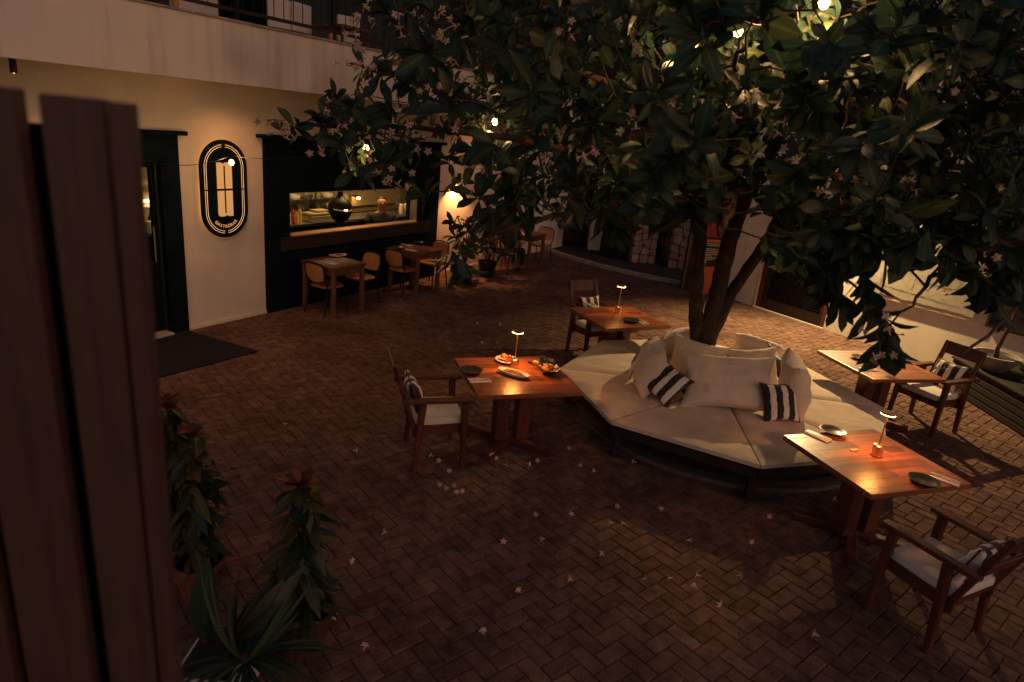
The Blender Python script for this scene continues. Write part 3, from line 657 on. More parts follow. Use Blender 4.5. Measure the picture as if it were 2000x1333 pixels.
# brick-coloured slatted stack and pale strip beyond
bw = thing('brick_wall', 'dark brick wall at the far end of the courtyard', 'wall', (.9, 19.6, 0), R(-4))
mb = MB(); rs = random.Random(3)
for j in range(38):
    for i in range(-14, 15):
        x = i*.27+(.135 if j % 2 else 0)
        mb.box((x, -.12, .05+j*.085), (.255, .06, .072))
mb.build('bricks', M['brick'], bw); mb = MB(); mb.box((0, .06, 1.7), (7.9, .3, 3.4)); mb.build('core', M['mortar'], bw)
mb = MB(); pc = at(1128, 480); 
t = thing('pale_post', 'pale plastered post far behind the hanging branch', 'post', (2.0, 18.3, 0), 0)
MB().box((0, 0, 1.3), (.34, .3, 2.6), bev=.01).build('shaft', M['plaster'], t)
MB().box((0, 0, 2.63), (.42, .38, .06), bev=.01).build('cap', M['concrete'], t)
t = thing('terracotta_panel', 'reddish brown panel standing beside the pale post', 'panel', (2.62, 18.5, 0), 0)
MB().box((0, 0, 1.25), (.75, .1, 2.5), bev=.01).build('board', M['terra'], t)
# far enclosure
t = thing('rear_building', 'dark building closing the back of the courtyard behind the tree', 'building', (4, 22.5, 0), R(-3))
mb = MB(); mb.box((0, 0, 4.75), (26, .4, 9.5)); mb.build('wall', M['darkblue'], t)
for k, (x, z) in enumerate(((-9, 3.4), (-5, 3.4), (-1, 3.4), (3, 3.4), (7, 3.4))):
    w_ = MB().box((x, -.22, z), (1.2, .06, 1.2), bev=.01).build('window', M['black'], t)
    MB().box((x, -.26, z-.64), (1.36, .1, .06)).build('sill', M['plaster'], w_)
MB().box((0, -.1, 9.6), (26.4, .8, .2)).build('roof', M['darkblue'], t)
t = thing('upper_pale_building', 'pale building glimpsed above the crown at the top right', 'building', (12.5, 17, 0), R(-40))
MB().box((0, 0, 3.2), (7, .4, 6.4)).build('wall', mat('bluish_wall', (.30, .34, .36), .9, nscale=2, namt=.1), t)
w_ = MB().box((-1.0, -.22, 4.4), (1.4, .06, 1.3), bev=.01).build('window', M['black'], t)
# orange information board
ob_ = at(1392, 575)
t = thing('info_board', 'tall orange and dark red board with a black block of pale print behind the trunk', 'sign', (4.06, 14.05, 0), R(8))
MB().box((.05, 0, .60), (.62, .06, 1.2), bev=.005).build('lower_board', M['orange'], t)
MB().box((.02, 0, 1.62), (.66, .06, .82), bev=.005).build('upper_board', M['red'], t)
MB().box((.04, -.003, 1.205), (.6, .068, .05)).build('dark_band', M['ink'], t)
MB().box((.06, -.033, .86), (.46, .006, .52)).build('print_panel', M['ink'], t)
mb = MB(); rs = random.Random(9)
for j, L in enumerate((.30, .40, 0, .42, .40, .41, .36, .16, .30, .2, .07, .06, .07)):
    x = -.155; z = 1.09-j*.037; e = x+L
    while x < e:
        l_ = rs.uniform(.012, .045); 
        if x+l_ > e: break
        mb.box((x+l_/2, -.038, z), (l_, .003, .017)); x += l_+.006
mb.build('print_lines', M['cream'], t)
mb = MB()
gp = [(.16, .30), (.06, .36), (-.06, .34), (-.12, .22), (-.12, .02), (-.06, -.10), (.06, -.12), (.16, -.06), (.15, .03), (.05, -.02), (-.01, .03), (-.02, .18), (.03, .25), (.15, .21)]
mb.prism([(x*.8, y*.8) for x, y in gp], .032, .038, Matrix.Translation((.05, 0, 1.55)) @ SM); mb.build('glyph', M['ink'], t)
mb = MB(); mb.box((.36, 0, 1.0), (.05, .05, 2.0)); mb.build('post', M['blackwood'], t)
t = thing('board_stand', 'brown wooden screen left of the orange board', 'screen', (3.72, 14.25, 0), R(8))
MB().box((0, 0, .95), (.34, .06, 1.9), bev=.01).build('board', M['blackwood'], t)
for x in (-.13, .13): MB().box((x, -.02, .97), (.04, .09, 1.94)).build('post', M['wood2'], t)

# ------------------------------------------------------------------ furniture
def plank_top(wd, dp, th, seed):
    rs = random.Random(seed); mb = MB(); nrow = 7; bd = .075
    mb.box((0, -dp/2+bd/2, 0), (wd, bd-.001, th), bev=.004); mb.box((0, dp/2-bd/2, 0), (wd, bd-.001, th), bev=.004)
    mb.box((-wd/2+bd/2, 0, 0), (bd-.001, dp-2*bd-.001, th), bev=.004); mb.box((wd/2-bd/2, 0, 0), (bd-.001, dp-2*bd-.001, th), bev=.004)
    iw, idp = wd-2*bd, dp-2*bd
    for j in range(nrow):
        y = -idp/2+idp*(j+.5)/nrow; x = -iw/2
        while x < iw/2-.01:
            L = min(rs.uniform(.14, .5), iw/2-x)
            if iw/2-(x+L) < .1: L = iw/2-x
            mb.box((x+L/2, y, 0), (L-.0012, idp/nrow-.0012, th-rs.uniform(.0015, .003))); x += L
    return mb
def make_table():
    t = thing('patio_table', 'x', 'table')
    plank_top(1.02, .98, .045, 4).build('tabletop', M['plank'], t).location.z = .7275
    for s_ in (-1, 1):
        MB().box((s_*.115, 0, .37), (.13, .16, .64), bev=.008).build('pedestal', M['wood'], t)
    mb = MB(); mb.beam((-.34, -.34, .035), (.34, .34, .035), .09, .07); mb.build('foot', M['wood'], t)
    mb = MB(); mb.beam((.34, -.34, .036), (-.34, .34, .036), .09, .07); mb.build('foot', M['wood'], t)
    mb = MB(); mb.box((0, 0, .693), (.8, .12, .026)); mb.box((0, 0, .664), (.12, .8, .03)); mb.build('brace', M['wood'], t)
    return t
T1 = make_table()
ROTS = {1: R(19.5), 2: R(26), 3: R(15), 4: R(19.5)}
POS = {1: Vector((.065, 6.11, 0)), 2: Vector((1.42, 8.68, 0)), 3: Vector((4.48, 7.66, 0)), 4: Vector((3.085, 4.99, 0))}
G = 'square wooden tables around the tree bench'
T1.location = POS[1]; T1.rotation_euler.z = ROTS[1]; tag(T1, 'square wooden table laden with food dishes, left of the round bench', 'table', G)
dup(T1, POS[2], ROTS[2], 'square wooden table behind the bench, farthest of the four from the camera', G)
dup(T1, POS[3], ROTS[3], 'square wooden table at the right of the bench under the hanging leaves', G)
dup(T1, POS[4], ROTS[4], 'square wooden table in the near right corner with a glowing lamp', G)

def pillow_mb(wd, h, th, seed, n=30, wrinkle=.014):
    vs = []; 
    for side in (1, -1):
        for i in range(n+1):
            for j in range(n+1):
                u = -1+2*i/n; v = -1+2*j/n
                pinch = 1-.15*(1-abs(u)**2.2)*abs(v)**3; pinch2 = 1-.15*(1-abs(v)**2.2)*abs(u)**3
                x = u*wd/2*pinch2; y = v*h/2*pinch
                prof = (max(0, 1-abs(u)**2.6)*max(0, 1-abs(v)**2.6))**.48
                nz = mnoise.noise(Vector((u*2.2+seed, v*2.2, side*3)))*.22+mnoise.noise(Vector((u*6+seed, v*5, side*7)))*.08
                z = side*th/2*prof*(1+nz)+wrinkle*prof*mnoise.noise(Vector((u*12+seed*2, v*4, 2)))
                vs.append((x, y, z))
    m1 = (n+1)*(n+1); fs = []
    for i in range(n):
        for j in range(n):
            a = i*(n+1)+j; fs.append((a, a+n+1, a+n+2, a+1)); fs.append((m1+a, m1+a+1, m1+a+n+2, m1+a+n+1))
    return MB().add(vs, fs)
def pillow(name, label, p, yaw, lean, wd, h, th, seed, material, roll=0, group=None, trim=False, cat='pillow'):
    # p: bottom centre; yaw: direction (deg) the face looks at; lean: degrees tilted back from upright
    t = bpy.data.objects.new(name, None); COL.objects.link(t); tag(t, label, cat, group)
    f = Vector((math.cos(R(yaw)), math.sin(R(yaw)), 0)); side = Vector((-f.y, f.x, 0))
    up = Vector((0, 0, 1))*math.cos(R(lean))-f*math.sin(R(lean)); nrm = side.cross(up).normalized()
    up2 = up*math.cos(R(roll))+side*math.sin(R(roll)); sd2 = side*math.cos(R(roll))-up*math.sin(R(roll))
    hz = (abs(up2.z)*h+abs(sd2.z)*wd)*.5*.94
    c = Vector(p)+up*(hz/max(.3, abs(up.z)))
    mt = Matrix((sd2, up2, nrm)).transposed().to_4x4(); mt.translation = c; t.matrix_world = mt
    pillow_mb(wd, h, th, seed).build('cover', material, t, True)
    if trim:
        mb = MB(); P = []
        for k in range(40):
            a = k/40*4; e = int(a); f_ = a-e; q = [(-1, -1), (1, -1), (1, 1), (-1, 1), (-1, -1)]; u = q[e][0]+(q[e+1][0]-q[e][0])*f_; v = q[e][1]+(q[e+1][1]-q[e][1])*f_
            P.append((u*wd/2*(1-.15*(1-abs(v)**2.2)*abs(u)**3), v*h/2*(1-.15*(1-abs(u)**2.2)*abs(v)**3), 0))
        P.append(P[0]); mb.tube(P, .007, 6, False); mb.build('piping', M['trim'], t)
    return t

def make_chair():
    t = thing('armchair', 'x', 'chair')
    W2 = .27
    for s_ in (-1, 1):
        MB().beam((s_*W2, .24, .62), (s_*(W2+.01), .26, 0), .065, .06, .045, .042, up=(0, 1, 0)).build('leg', M['wood'], t)
        MB().beam((s_*W2, -.12, .62), (s_*(W2+.01), -.17, 0), .065, .06, .045, .042, up=(0, 1, 0)).build('leg', M['wood'], t)
        mb = MB(); mb.beam((s_*W2, -.30, .645), (s_*W2, .32, .645), .075, .034); mb.build('armrest', M['wood'], t)
        mb = MB(); mb.beam((s_*(W2-.055), -.14, .28), (s_*(W2-.055), -.37, .94), .05, .04); mb.build('back_post', M['wood'], t)
        mb = MB(); mb.beam((s_*(W2-.05), -.2, .35), (s_*(W2-.05), .25, .37), .03, .09); mb.build('side_rail', M['wood'], t)
    MB().beam((-W2, .235, .37), (W2, .235, .37), .03, .085).build('front_rail', M['wood'], t)
    MB().beam((-W2, -.14, .33), (W2, -.14, .33), .03, .085).build('rear_rail', M['wood'], t)
    mb = MB()
    mb.beam((-W2+.03, -.352, .88), (W2-.03, -.352, .88), .022, .15, up=(0, -.33, .94)); mb.beam((-W2+.03, -.275, .66), (W2-.03, -.275, .66), .022, .10, up=(0, -.33, .94))
    mb.build('backrest', M['wood'], t)
    c = MB().box((0, .03, .435), (.46, .46, .075), bev=.025).build('seat_cushion', M['seatpad'], t, True)
    MB().box((0, .03, .388), (.46, .46, .015)).build('seat', M['wood'], t)
    return t
CH = {1: (Vector((-.70, 5.68, 0)), R(-72)), 2: (Vector((1.16, 9.22, 0)), R(-149)), 3: (Vector((5.27, 7.74, 0)), R(116)), 4: (Vector((3.15, 3.93, 0)), R(28))}
GC = 'wooden armchairs at the square tables'
c1 = make_chair(); c1.location = CH[1][0]; c1.rotation_euler.z = CH[1][1]; tag(c1, 'wooden armchair facing the food table from the left, striped pillow inside', 'chair', GC)
dup(c1, CH[2][0], CH[2][1], 'wooden armchair on the far side of the back table', GC)
dup(c1, CH[3][0], CH[3][1], 'wooden armchair at the right table, in front of the planter', GC)
dup(c1, CH[4][0], CH[4][1], 'wooden armchair seen from behind at the near right table', GC)
for o_ in list(S.objects):
    if o_.name.startswith('armchair'): o_.scale = (1.05, 1.05, 1.07)
def chair_pillow(k, label, dx=0, roll=0):
    loc, rz = CH[k]; f = Vector((-math.sin(rz), math.cos(rz), 0)); r_ = Vector((math.cos(rz), math.sin(rz), 0))
    pillow('cushion', label, loc-f*.10+r_*dx+Vector((0, 0, .475)), math.degrees(math.atan2(f.y, f.x)), 20, .40, .38, .13, k*3.1, M['stripe'], roll, 'striped cushions', True, 'cushion')
chair_pillow(1, 'striped cushion leaning in the armchair at the food table')
chair_pillow(2, 'striped cushion in the armchair at the farthest table')
chair_pillow(3, 'striped cushion in the armchair at the right table')
chair_pillow(4, 'striped cushion in the near right armchair')

# octagonal bench around the tree
BC = Vector((2.45, 7.15, 0)); BR = 1.86
def vtx(k, r): a = R(266-45*k); return Vector((BC.x+r*math.cos(a), BC.y+r*math.sin(a), 0))
bn = thing('tree_bench', 'octagonal wooden bench with linen mattress segments around the tree trunk', 'bench', BC)
segn = ['nearest the camera', 'left front', 'left', 'left rear', 'far rear', 'right rear', 'right', 'right front']
def trap(k, r0, r1, z0, z1, g, bul=0, seed=0, nu=14, nv=9):
    a, b = vtx(k, r1)-BC, vtx(k+1, r1)-BC; c, d = vtx(k, r0)-BC, vtx(k+1, r0)-BC
    mid = ((a+b)/2).normalized(); tan = (b-a).normalized()
    a = a+tan*g; b = b-tan*g; c = c+tan*g; d = d-tan*g
    vs = []; 
    for side in (1, -1):
        for i in range(nu+1):
            for j in range(nv+1):
                u, v = i/nu, j/nv; p = (c.lerp(d, u)).lerp(a.lerp(b, u), v)
                e = min(u, 1-u)*nu/2.0; e2 = min(v, 1-v)*nv/1.5; r_ = min(1, math.sqrt(max(0, min(e, 1)))*.999)*min(1, math.sqrt(max(0, min(e2, 1))))
                zm = (z0+z1)/2; hh_ = (z1-z0)/2
                z = zm+side*hh_*(.45+.55*r_)
                if side > 0: z += bul*(mnoise.noise(Vector((p.x*2.2+seed, p.y*2.2, 0)))*.7+mnoise.noise(Vector((p.x*7+seed, p.y*7, 4)))*.35+abs(mnoise.noise(Vector((p.x*4+p.y*2, p.y*9+seed, 1))))*.35)*r_
                edge = 0 if 0 < i < nu and 0 < j < nv else 1
                vs.append((p.x, p.y, z))
    m1 = (nu+1)*(nv+1); fs = []
    for i in range(nu):
        for j in range(nv):
            q = i*(nv+1)+j; fs += [(q, q+nv+1, q+nv+2, q+1), (m1+q, m1+q+1, m1+q+nv+2, m1+q+nv+1)]
    for i in range(nu):
        for jj in (0, nv): q = i*(nv+1)+jj; fs.append((q, q+nv+1, m1+q+nv+1, m1+q))
    for j in range(nv):
        for ii in (0, nu): q = ii*(nv+1)+j; fs.append((q, q+1, m1+q+1, m1+q))
    return MB().add(vs, fs)
for k in range(8):
    a, b = vtx(k, BR-.05)-BC, vtx(k+1, BR-.05)-BC
    MB().beam((a.x, a.y, .315), (b.x, b.y, .315), .035, .09).build('edge_rail', M['blackwood'], bn)
    a2_ = vtx(k, BR-.14)-BC
    MB().beam((a2_.x, a2_.y, .30), (a2_.x, a2_.y, 0), .085, .085).build('leg', M['blackwood'], bn)
    trap(k, .62, BR-.04, .335, .362, .004).build('seat_board', M['blackwood'], bn)
    trap(k, .60, BR, .366, .455, .008, .022, k*5.3, 22, 16).build('mattress', M['matt'], bn, True)
rg = MB(); rg.lathe([(1.66, 0), (1.66, .045), (1.52, .05), (1.52, .02), (0, .02)], (BC.x+.05, BC.y+.1, 0), 72)
tag(rg.build('planter_kerb', mat('dark_kerb', (.10, .075, .06), .9, nscale=8), None, True), 'low round concrete kerb on the ground under the tree bench', 'kerb')

# pillows on the bench (bottom centre given on the mattress)
ZP = .45
def bp_(x, y): v = at(x, y, ZP); return v
GP = 'linen pillows heaped around the trunk'; GS = 'striped cushions'
pillow('pillow', 'largest cream pillow facing the camera at the front of the heap', bp_(1418, 806), -97, 36, 1.02, .64, .25, 1.3, M['linen'], -4, GP)
pillow('pillow', 'cream pillow standing edge-on at the left end of the heap', bp_(1252, 762), 176, 10, .56, .58, .28, 2.9, M['linen'], 4, GP)
pillow('pillow', 'cream wrinkled pillow lying at the back left beside the far table', bp_(1300, 690), 120, 45, .68, .52, .28, 4.4, M['linen'], 18, GP)
pillow('pillow', 'cream pillow behind the largest one, on its left', bp_(1352, 752), -105, 22, .66, .52, .24, 5.5, M['linen'], 6, GP)
pillow('pillow', 'cream pillow behind the largest one, on its right', bp_(1468, 768), -85, 24, .64, .52, .24, 6.1, M['linen'], -6, GP)
pillow('pillow', 'cream pillow standing edge-on at the right end of the heap', bp_(1554, 806), -10, 14, .58, .64, .27, 7.7, M['linen'], -6, GP)
pillow('pillow', 'cream pillow lying at the rear right of the trunk', bp_(1480, 700), 60, 50, .66, .50, .22, 8.2, M['linen'], -12, GP)
pillow('pillow', 'cream pillow tucked low right behind the left of the trunk', bp_(1326, 705), 150, 40, .46, .42, .2, 9.9, M['linen'], 0, GP)
pillow('cushion', 'black and cream striped cushion lying at the front left of the heap', bp_(1280, 790), -118, 42, .48, .42, .15, 3.7, M['stripe'], 26, GS, True, 'cushion')
pillow('cushion', 'black and cream striped cushion upright at the front right of the heap', bp_(1524, 826), -80, 26, .42, .42, .14, 8.8, M['stripe'], -3, GS, True, 'cushion')
pillow('cushion', 'striped cushion half hidden behind the right edge-on pillow', bp_(1528, 742), -10, 30, .40, .40, .12, 5.8, M['stripe'], -14, GS, True, 'cushion')
pillow('cushion', 'striped cushion half hidden behind the left edge-on pillow', bp_(1232, 730), 165, 20, .42, .42, .12, 4.8, M['stripe'], 10, GS, True, 'cushion')

# table lamps
def make_lamp():
    t = thing('table_lamp', 'x', 'table lamp')
    MB().lathe([(.042, 0), (.042, .095), (.038, .098), (0, .098)], seg=24).build('base', M['brass'], t, True)
    MB().tube([(0, 0, .098), (0, 0, .375)], .0065, 10).build('stem', M['brass'], t, True)
    MB().lathe([(0, .398), (.05, .396), (.056, .390), (.056, .381), (.050, .381), (.047, .386), (0, .386)], seg=28).build('shade', M['brass'], t, True)
    MB().lathe([(.009, .3765), (.0565, .3765), (.0565, .3805), (.009, .3805)], seg=28).build('diffuser', M['glow2'], t, True)
    return t
def lamp_at(t, p, label, power, first=False):
    o = t if first else dup(t, p, 0, label)
    o.location = p; tag(o, label, 'table lamp', 'slim brass table lamps')
    lamp('table_lamp_light', 'SPOT', (0, 0, .370), power*3.6, (1, .34, .07), o, .045, (0, 0, -1), 150, .5)
    return o
L = make_lamp()
base = L
spots = [((.05, 6.29, .752), 'lit slim brass lamp among the food dishes', 7.0), ((1.42, 8.84, .752), 'slim brass lamp with a dim glow on the farthest table', .8), ((4.51, 7.79, .752), 'slim brass lamp half hidden by leaves on the right table', 2.2), ((3.14, 5.05, .752), 'lit slim brass lamp on the near right table', 6.0)]
for i, (p, lab, pw) in enumerate(spots[1:]): lamp_at(base, p, lab, pw)
lamp_at(base, spots[0][0], spots[0][1], spots[0][2], True)

# tableware
ZT = .752
def plate(x, y, lab, r=.115, mt='plate', z=ZT):
    p = at(x, y, z); t = thing('plate', lab, 'plate', p, 0, 'dark plates laid on the tables')
    MB().lathe([(r*.62, 0), (r*.66, .004), (r*.95, .020), (r, .026), (r*.96, .027), (r*.68, .011), (0, .009)], seg=32).build('dish', M[mt], t, True)
def setting(x, y, rz, tb, z=None):
    z = z or (.803 if 'shopfront' in tb else .752)
    p = at(x, y, z); t = thing('napkin', 'folded pale napkin %s' % tb, 'napkin', p, rz, 'folded napkins laid on the tables')
    mb = MB(); mb.box((0, 0, .003), (.10, .21, .005)); mb.box((.003, .002, .0075), (.094, .2, .003)); mb.build('cloth', M['paper'], t)
    for k, (nm, dx) in enumerate((('fork', -.012), ('knife', .02))):
        q = p+Vector((dx*math.cos(rz), dx*math.sin(rz), .0095)); u = thing(nm, '%s on the napkin %s' % (nm, tb), nm, q, rz+.06*(k-.5), '%ss on the napkins' % nm)
        MB().box((0, -.05, .003), (.011, .11, .004), bev=.001).build('handle', M['steel'], u)
        mb = MB()
        if nm == 'fork':
            mb.box((0, .03, .003), (.009, .05, .003)); mb.box((0, .062, .003), (.022, .018, .003))
            for a in (-.009, -.003, .003, .009): mb.box((a, .09, .003), (.003, .04, .003))
            mb.build('tines', M['steel'], u)
        else: mb.prism([(-.006, .005), (.006, .005), (.012, .03), (.012, .09), (.002, .11), (-.006, .1)], .002, .004); mb.build('blade', M['steel'], u)
plate(920, 727, 'empty dark plate on the food table beside the armchair'); setting(937, 744, R(-70), 'beside the dark plate on the food table')
plate(1152, 583, 'dark plate on the far left of the farthest table'); setting(1157, 597, R(30), 'on the farthest table by the armchair')
plate(1232, 628, 'dark plate on the farthest table, near the bench'); setting(1253, 630, R(28), 'on the farthest table near the bench')
plate(1627, 845, 'dark plate at the bench end of the near right table'); setting(1597, 853, R(40), 'at the bench end of the near right table')
plate(1803, 942, 'dark plate at the outer end of the near right table'); setting(1845, 938, R(50), 'at the outer end of the near right table')
plate(1680, 701, 'dark plate on the right table behind the hanging leaves'); setting(1695, 722, R(-75), 'on the right table in front of its lamp')
plate(1770, 705, 'dark rimmed plate on the right table by its armchair')
def food_scatter(n, rx, ry, z0, h, rs, L=.03, R_=.006):
    mb = MB()
    for k in range(n):
        a = rs.uniform(0, 6.28); q = math.sqrt(rs.random()); x, y = rx*q*math.cos(a), ry*q*math.sin(a); z = z0+h*(1-q*q)*rs.uniform(.5, 1)
        d = Vector((rs.gauss(0, 1), rs.gauss(0, 1), rs.gauss(0, .6))).normalized()*L*rs.uniform(.6, 1.4); c = Vector((x, y, z))
        mb.tube([c-d/2, c, c+d/2], [R_*.7, R_, R_*.6], 5)
    return mb
rs = random.Random(2)
p = at(1003, 733, ZT); t = thing('oval_dish', 'long white oval dish of golden food in front of the lamp', 'dish', p, R(-28))
MB().lathe([(.11, 0), (.13, .005), (.17, .03), (.175, .036), (.165, .036), (.12, .012), (0, .010)], seg=36, sx=1, sy=.42).build('dish', M['white'], t, True)
food_scatter(230, .125, .045, .018, .03, rs, .022, .005).build('food', M['food'], t)
p = at(1072, 729, ZT); t = thing('food_bowl', 'black bowl heaped with crisp golden pieces at the right of the food table', 'bowl', p, 0)
MB().lathe([(.06, 0), (.07, .005), (.105, .04), (.11, .048), (.104, .048), (.075, .02), (0, .012)], seg=32).build('bowl', M['plate'], t, True)
mb = MB(); 
for k in range(9):
    a = k*.7; x, y = .085*math.cos(a), .085*math.sin(a); mb.add([(x*.5, y*.5, .035), (x*1.25-y*.2, y*1.25+x*.2, .062+.01*(k % 2)), (x*1.3+y*.25, y*1.3-x*.25, .055)], [(0, 1, 2)])
mb.build('paper', M['paper'], t)
food_scatter(70, .08, .075, .035, .05, rs, .055, .007).build('food', M['food'], t)
p = at(1061, 715, ZT); t = thing('bowl', 'tilted empty black bowl behind the heaped one on the food table', 'bowl', p+Vector((.03, .05, 0)), 0)
MB().lathe([(.06, 0), (.07, .005), (.095, .04), (.10, .048), (.094, .048), (.07, .02), (0, .012)], seg=32).build('bowl', M['plate'], t, True)
p = at(990, 706, ZT); t = thing('food_plate', 'pale plate with toast and meat behind the lamp on the food table', 'plate', p, 0)
MB().lathe([(.07, 0), (.08, .004), (.12, .02), (.125, .026), (.118, .027), (.08, .010), (0, .009)], seg=32).build('plate', M['white'], t, True)
food_scatter(40, .06, .05, .02, .035, rs, .05, .012).build('meat', M['sauce'], t)
mb = MB(); mb.prism([(-.10, -.03), (-.02, -.05), (-.05, .05)], .03, .042); mb.prism([(.03, .0), (.11, .02), (.05, .07)], .03, .042); mb.build('toast', M['cream'], t)
MB().lathe([(0, .085), (.025, .075), (.032, .05), (.025, .03), (0, .03)], (-.035, 0, 0), 14).build('egg', M['food'], t, True)
setting(1062, 708, R(75), 'at the bench end of the food table')
p = at(1045, 715, ZT); t = thing('spoon', 'wooden serving spoon lying between the dishes on the food table', 'spoon', p, R(130))
mb = MB(); mb.tube([(-.10, 0, .012), (.06, 0, .012)], .005, 8); mb.lathe([(0, .004), (.02, .006), (.024, .014), (0, .012)], (.08, 0, 0), 14, 1.4, .9); mb.build('spoon_body', M['wood'], t, True)
t = thing('sugar_stick', 'crumpled paper sachet on the near right table in front of the lamp', 'sachet', at(1668, 880, ZT), R(20))
MB().box((0, 0, .006), (.07, .022, .008), bev=.003).build('sachet', M['cream'], t)

# facade tables and cane chairs
def make_bistro_table():
    t = thing('bistro_table', 'x', 'table')
    plank_top(.70, .70, .035, 8).build('tabletop', M['wood2'], t).location.z = .7325
    MB().box((0, -.31, .665), (.62, .02, .09)).build('apron', M['wood2'], t); MB().box((0, .31, .665), (.62, .02, .09)).build('apron', M['wood2'], t)
    MB().box((-.31, 0, .665), (.02, .6, .09)).build('apron', M['wood2'], t); MB().box((.31, 0, .665), (.02, .6, .09)).build('apron', M['wood2'], t)
    for a in (-1, 1):
        for b in (-1, 1): MB().beam((a*.305, b*.305, .714), (a*.305, b*.305, 0), .07, .07).build('leg', M['wood2'], t)
    return t
GB = 'small wooden tables along the shopfront'
bt = make_bistro_table(); bt.location = fw(.87, .56); bt.rotation_euler.z = FROT; tag(bt, 'small wooden table with an oval plate, first along the shopfront', 'table', GB)
dup(bt, fw(2.87, .56), FROT, 'small wooden table second along the shopfront, below the serving window end', GB)
dup(bt, fw(6.55, .75), FROT, 'small wooden table farthest along the wall, past the potted plants', GB)
for o_ in list(S.objects):
    if o_.name.startswith('bistro_table'): o_.scale = (1, 1, 1.067)
ZB = .803
def make_cane_chair():
    t = thing('cane_chair', 'x', 'chair')
    for s_ in (-1, 1):
        MB().tube([(s_*.19, .19, .44), (s_*.22, .21, 0)], .012, 8).build('front_leg', M['metal'], t, True)
        MB().tube([(s_*.19, -.18, .44), (s_*.215, -.26, 0)], .013, 8).build('rear_leg', M['metal'], t, True)
    P = [(-.19, -.18, .42), (-.21, -.23, .6), (-.205, -.26, .76), (-.17, -.275, .82), (0, -.29, .835), (.17, -.275, .82), (.205, -.26, .76), (.21, -.23, .6), (.19, -.18, .42)]
    MB().tube(P, .013, 8).build('back_frame', M['metal'], t, True)
    mb = MB(); n = 10; vs = []
    for side in (0, .014):
        for i in range(n+1):
            for j in range(7):
                u = -1+2*i/n; v = j/6; z = .535+.275*v; hw = .185*(1-.10*abs(v-.5)*2)
                if j == 0: hw *= .86
                if j == 6: hw *= .9
                vs.append((u*hw, -.235-.055*v-.03*(1-u*u)+side, z-(.018*u*u if j == 6 else 0)+(.02*u*u if j == 0 else 0)))
    m1 = (n+1)*7; fs = []
    for i in range(n):
        for j in range(6): q = i*7+j; fs += [(q, q+7, q+8, q+1), (m1+q, m1+q+1, m1+q+8, m1+q+7)]
        for j in (0, 6): q = i*7+j; fs.append((q, q+7, m1+q+7, m1+q))
    for j in range(6):
        for i in (0, n): q = i*7+j; fs.append((q, q+1, m1+q+1, m1+q))
    mb.add(vs, fs); mb.build('backrest', M['cane'], t, True)
    mb = MB(); P = []
    for k in range(28):
        a = 2*math.pi*k/28; c_, s_ = math.cos(a), math.sin(a); P.append((.215*abs(c_)**.6*(1 if c_ > 0 else -1), .21*abs(s_)**.6*(1 if s_ > 0 else -1)))
    mb.prism(P, .44, .462); mb.build('seat', M['cane'], t)
    mb = MB(); mb.prism([(x*1.04, y*1.04) for x, y in P], .425, .439); mb.build('seat_rim', M['metal'], t)
    return t
GK = 'cane chairs with black frames along the shopfront'
cc = make_cane_chair()
def cpl(s, o, face, lab, first=False):
    rz = FROT-R(90)*face
    if first: cc.location = fw(s, o); cc.rotation_euler.z = rz; tag(cc, lab, 'chair', GK)
    else: dup(cc, fw(s, o), rz, lab, GK)
cpl(.74, .55, 1, 'cane chair tucked in at the left side of the first shopfront table', True)
cpl(1.52, .50, -1, 'cane chair at the right side of the first shopfront table')
cpl(2.58, .53, 1, 'cane chair at the left side of the second shopfront table')
cpl(3.46, .48, -1, 'cane chair at the right side of the second shopfront table')
cpl(7.30, .75, -1, 'dark chair on the right of the farthest table along the wall')
p = at(662, 501, ZB); t = thing('oval_plate', 'white oval plate on the first shopfront table', 'plate', p, FROT)
MB().lathe([(.09, 0), (.10, .004), (.145, .02), (.15, .026), (.142, .027), (.10, .010), (0, .009)], seg=32, sx=1, sy=.6).build('dish', M['white'], t, True)
food_scatter(30, .09, .05, .012, .015, rs, .05, .01).build('food', M['sauce'], t)
setting(648, 515, FROT, 'in front of the oval plate on the first shopfront table'); setting(655, 500, FROT, 'behind the oval plate on the first shopfront table')
setting(803, 489, FROT, 'at the near edge of the second shopfront table'); setting(795, 479, FROT, 'at the far edge of the second shopfront table')
plate(778, 486, 'dark plate on the left of the second shopfront table', .10, z=ZB); 
p = at(818, 478, ZB); t = thing('condiment_bowl', 'small dark bowl on the second shopfront table', 'bowl', p, 0)
MB().lathe([(.05, 0), (.06, .005), (.095, .045), (.10, .05), (.09, .05), (.06, .015), (0, .010)], seg=24).build('bowl', M['plate'], t, True)
t = thing('candle_holder', 'small lit tealight on the farthest table along the wall', 'candle', fw(6.6, .7, ZB), 0)
MB().lathe([(.03, 0), (.034, .05), (.028, .05), (.024, .006), (0, .006)], seg=16).build('cup', M['white'], t, True)
MB().lathe([(0, .02), (.012, .03), (0, .07)], seg=8).build('flame', M['glow2'], t, True)
lamp('tealight', 'POINT', (0, 0, .12), .5, (1, .5, .2), t, .02)

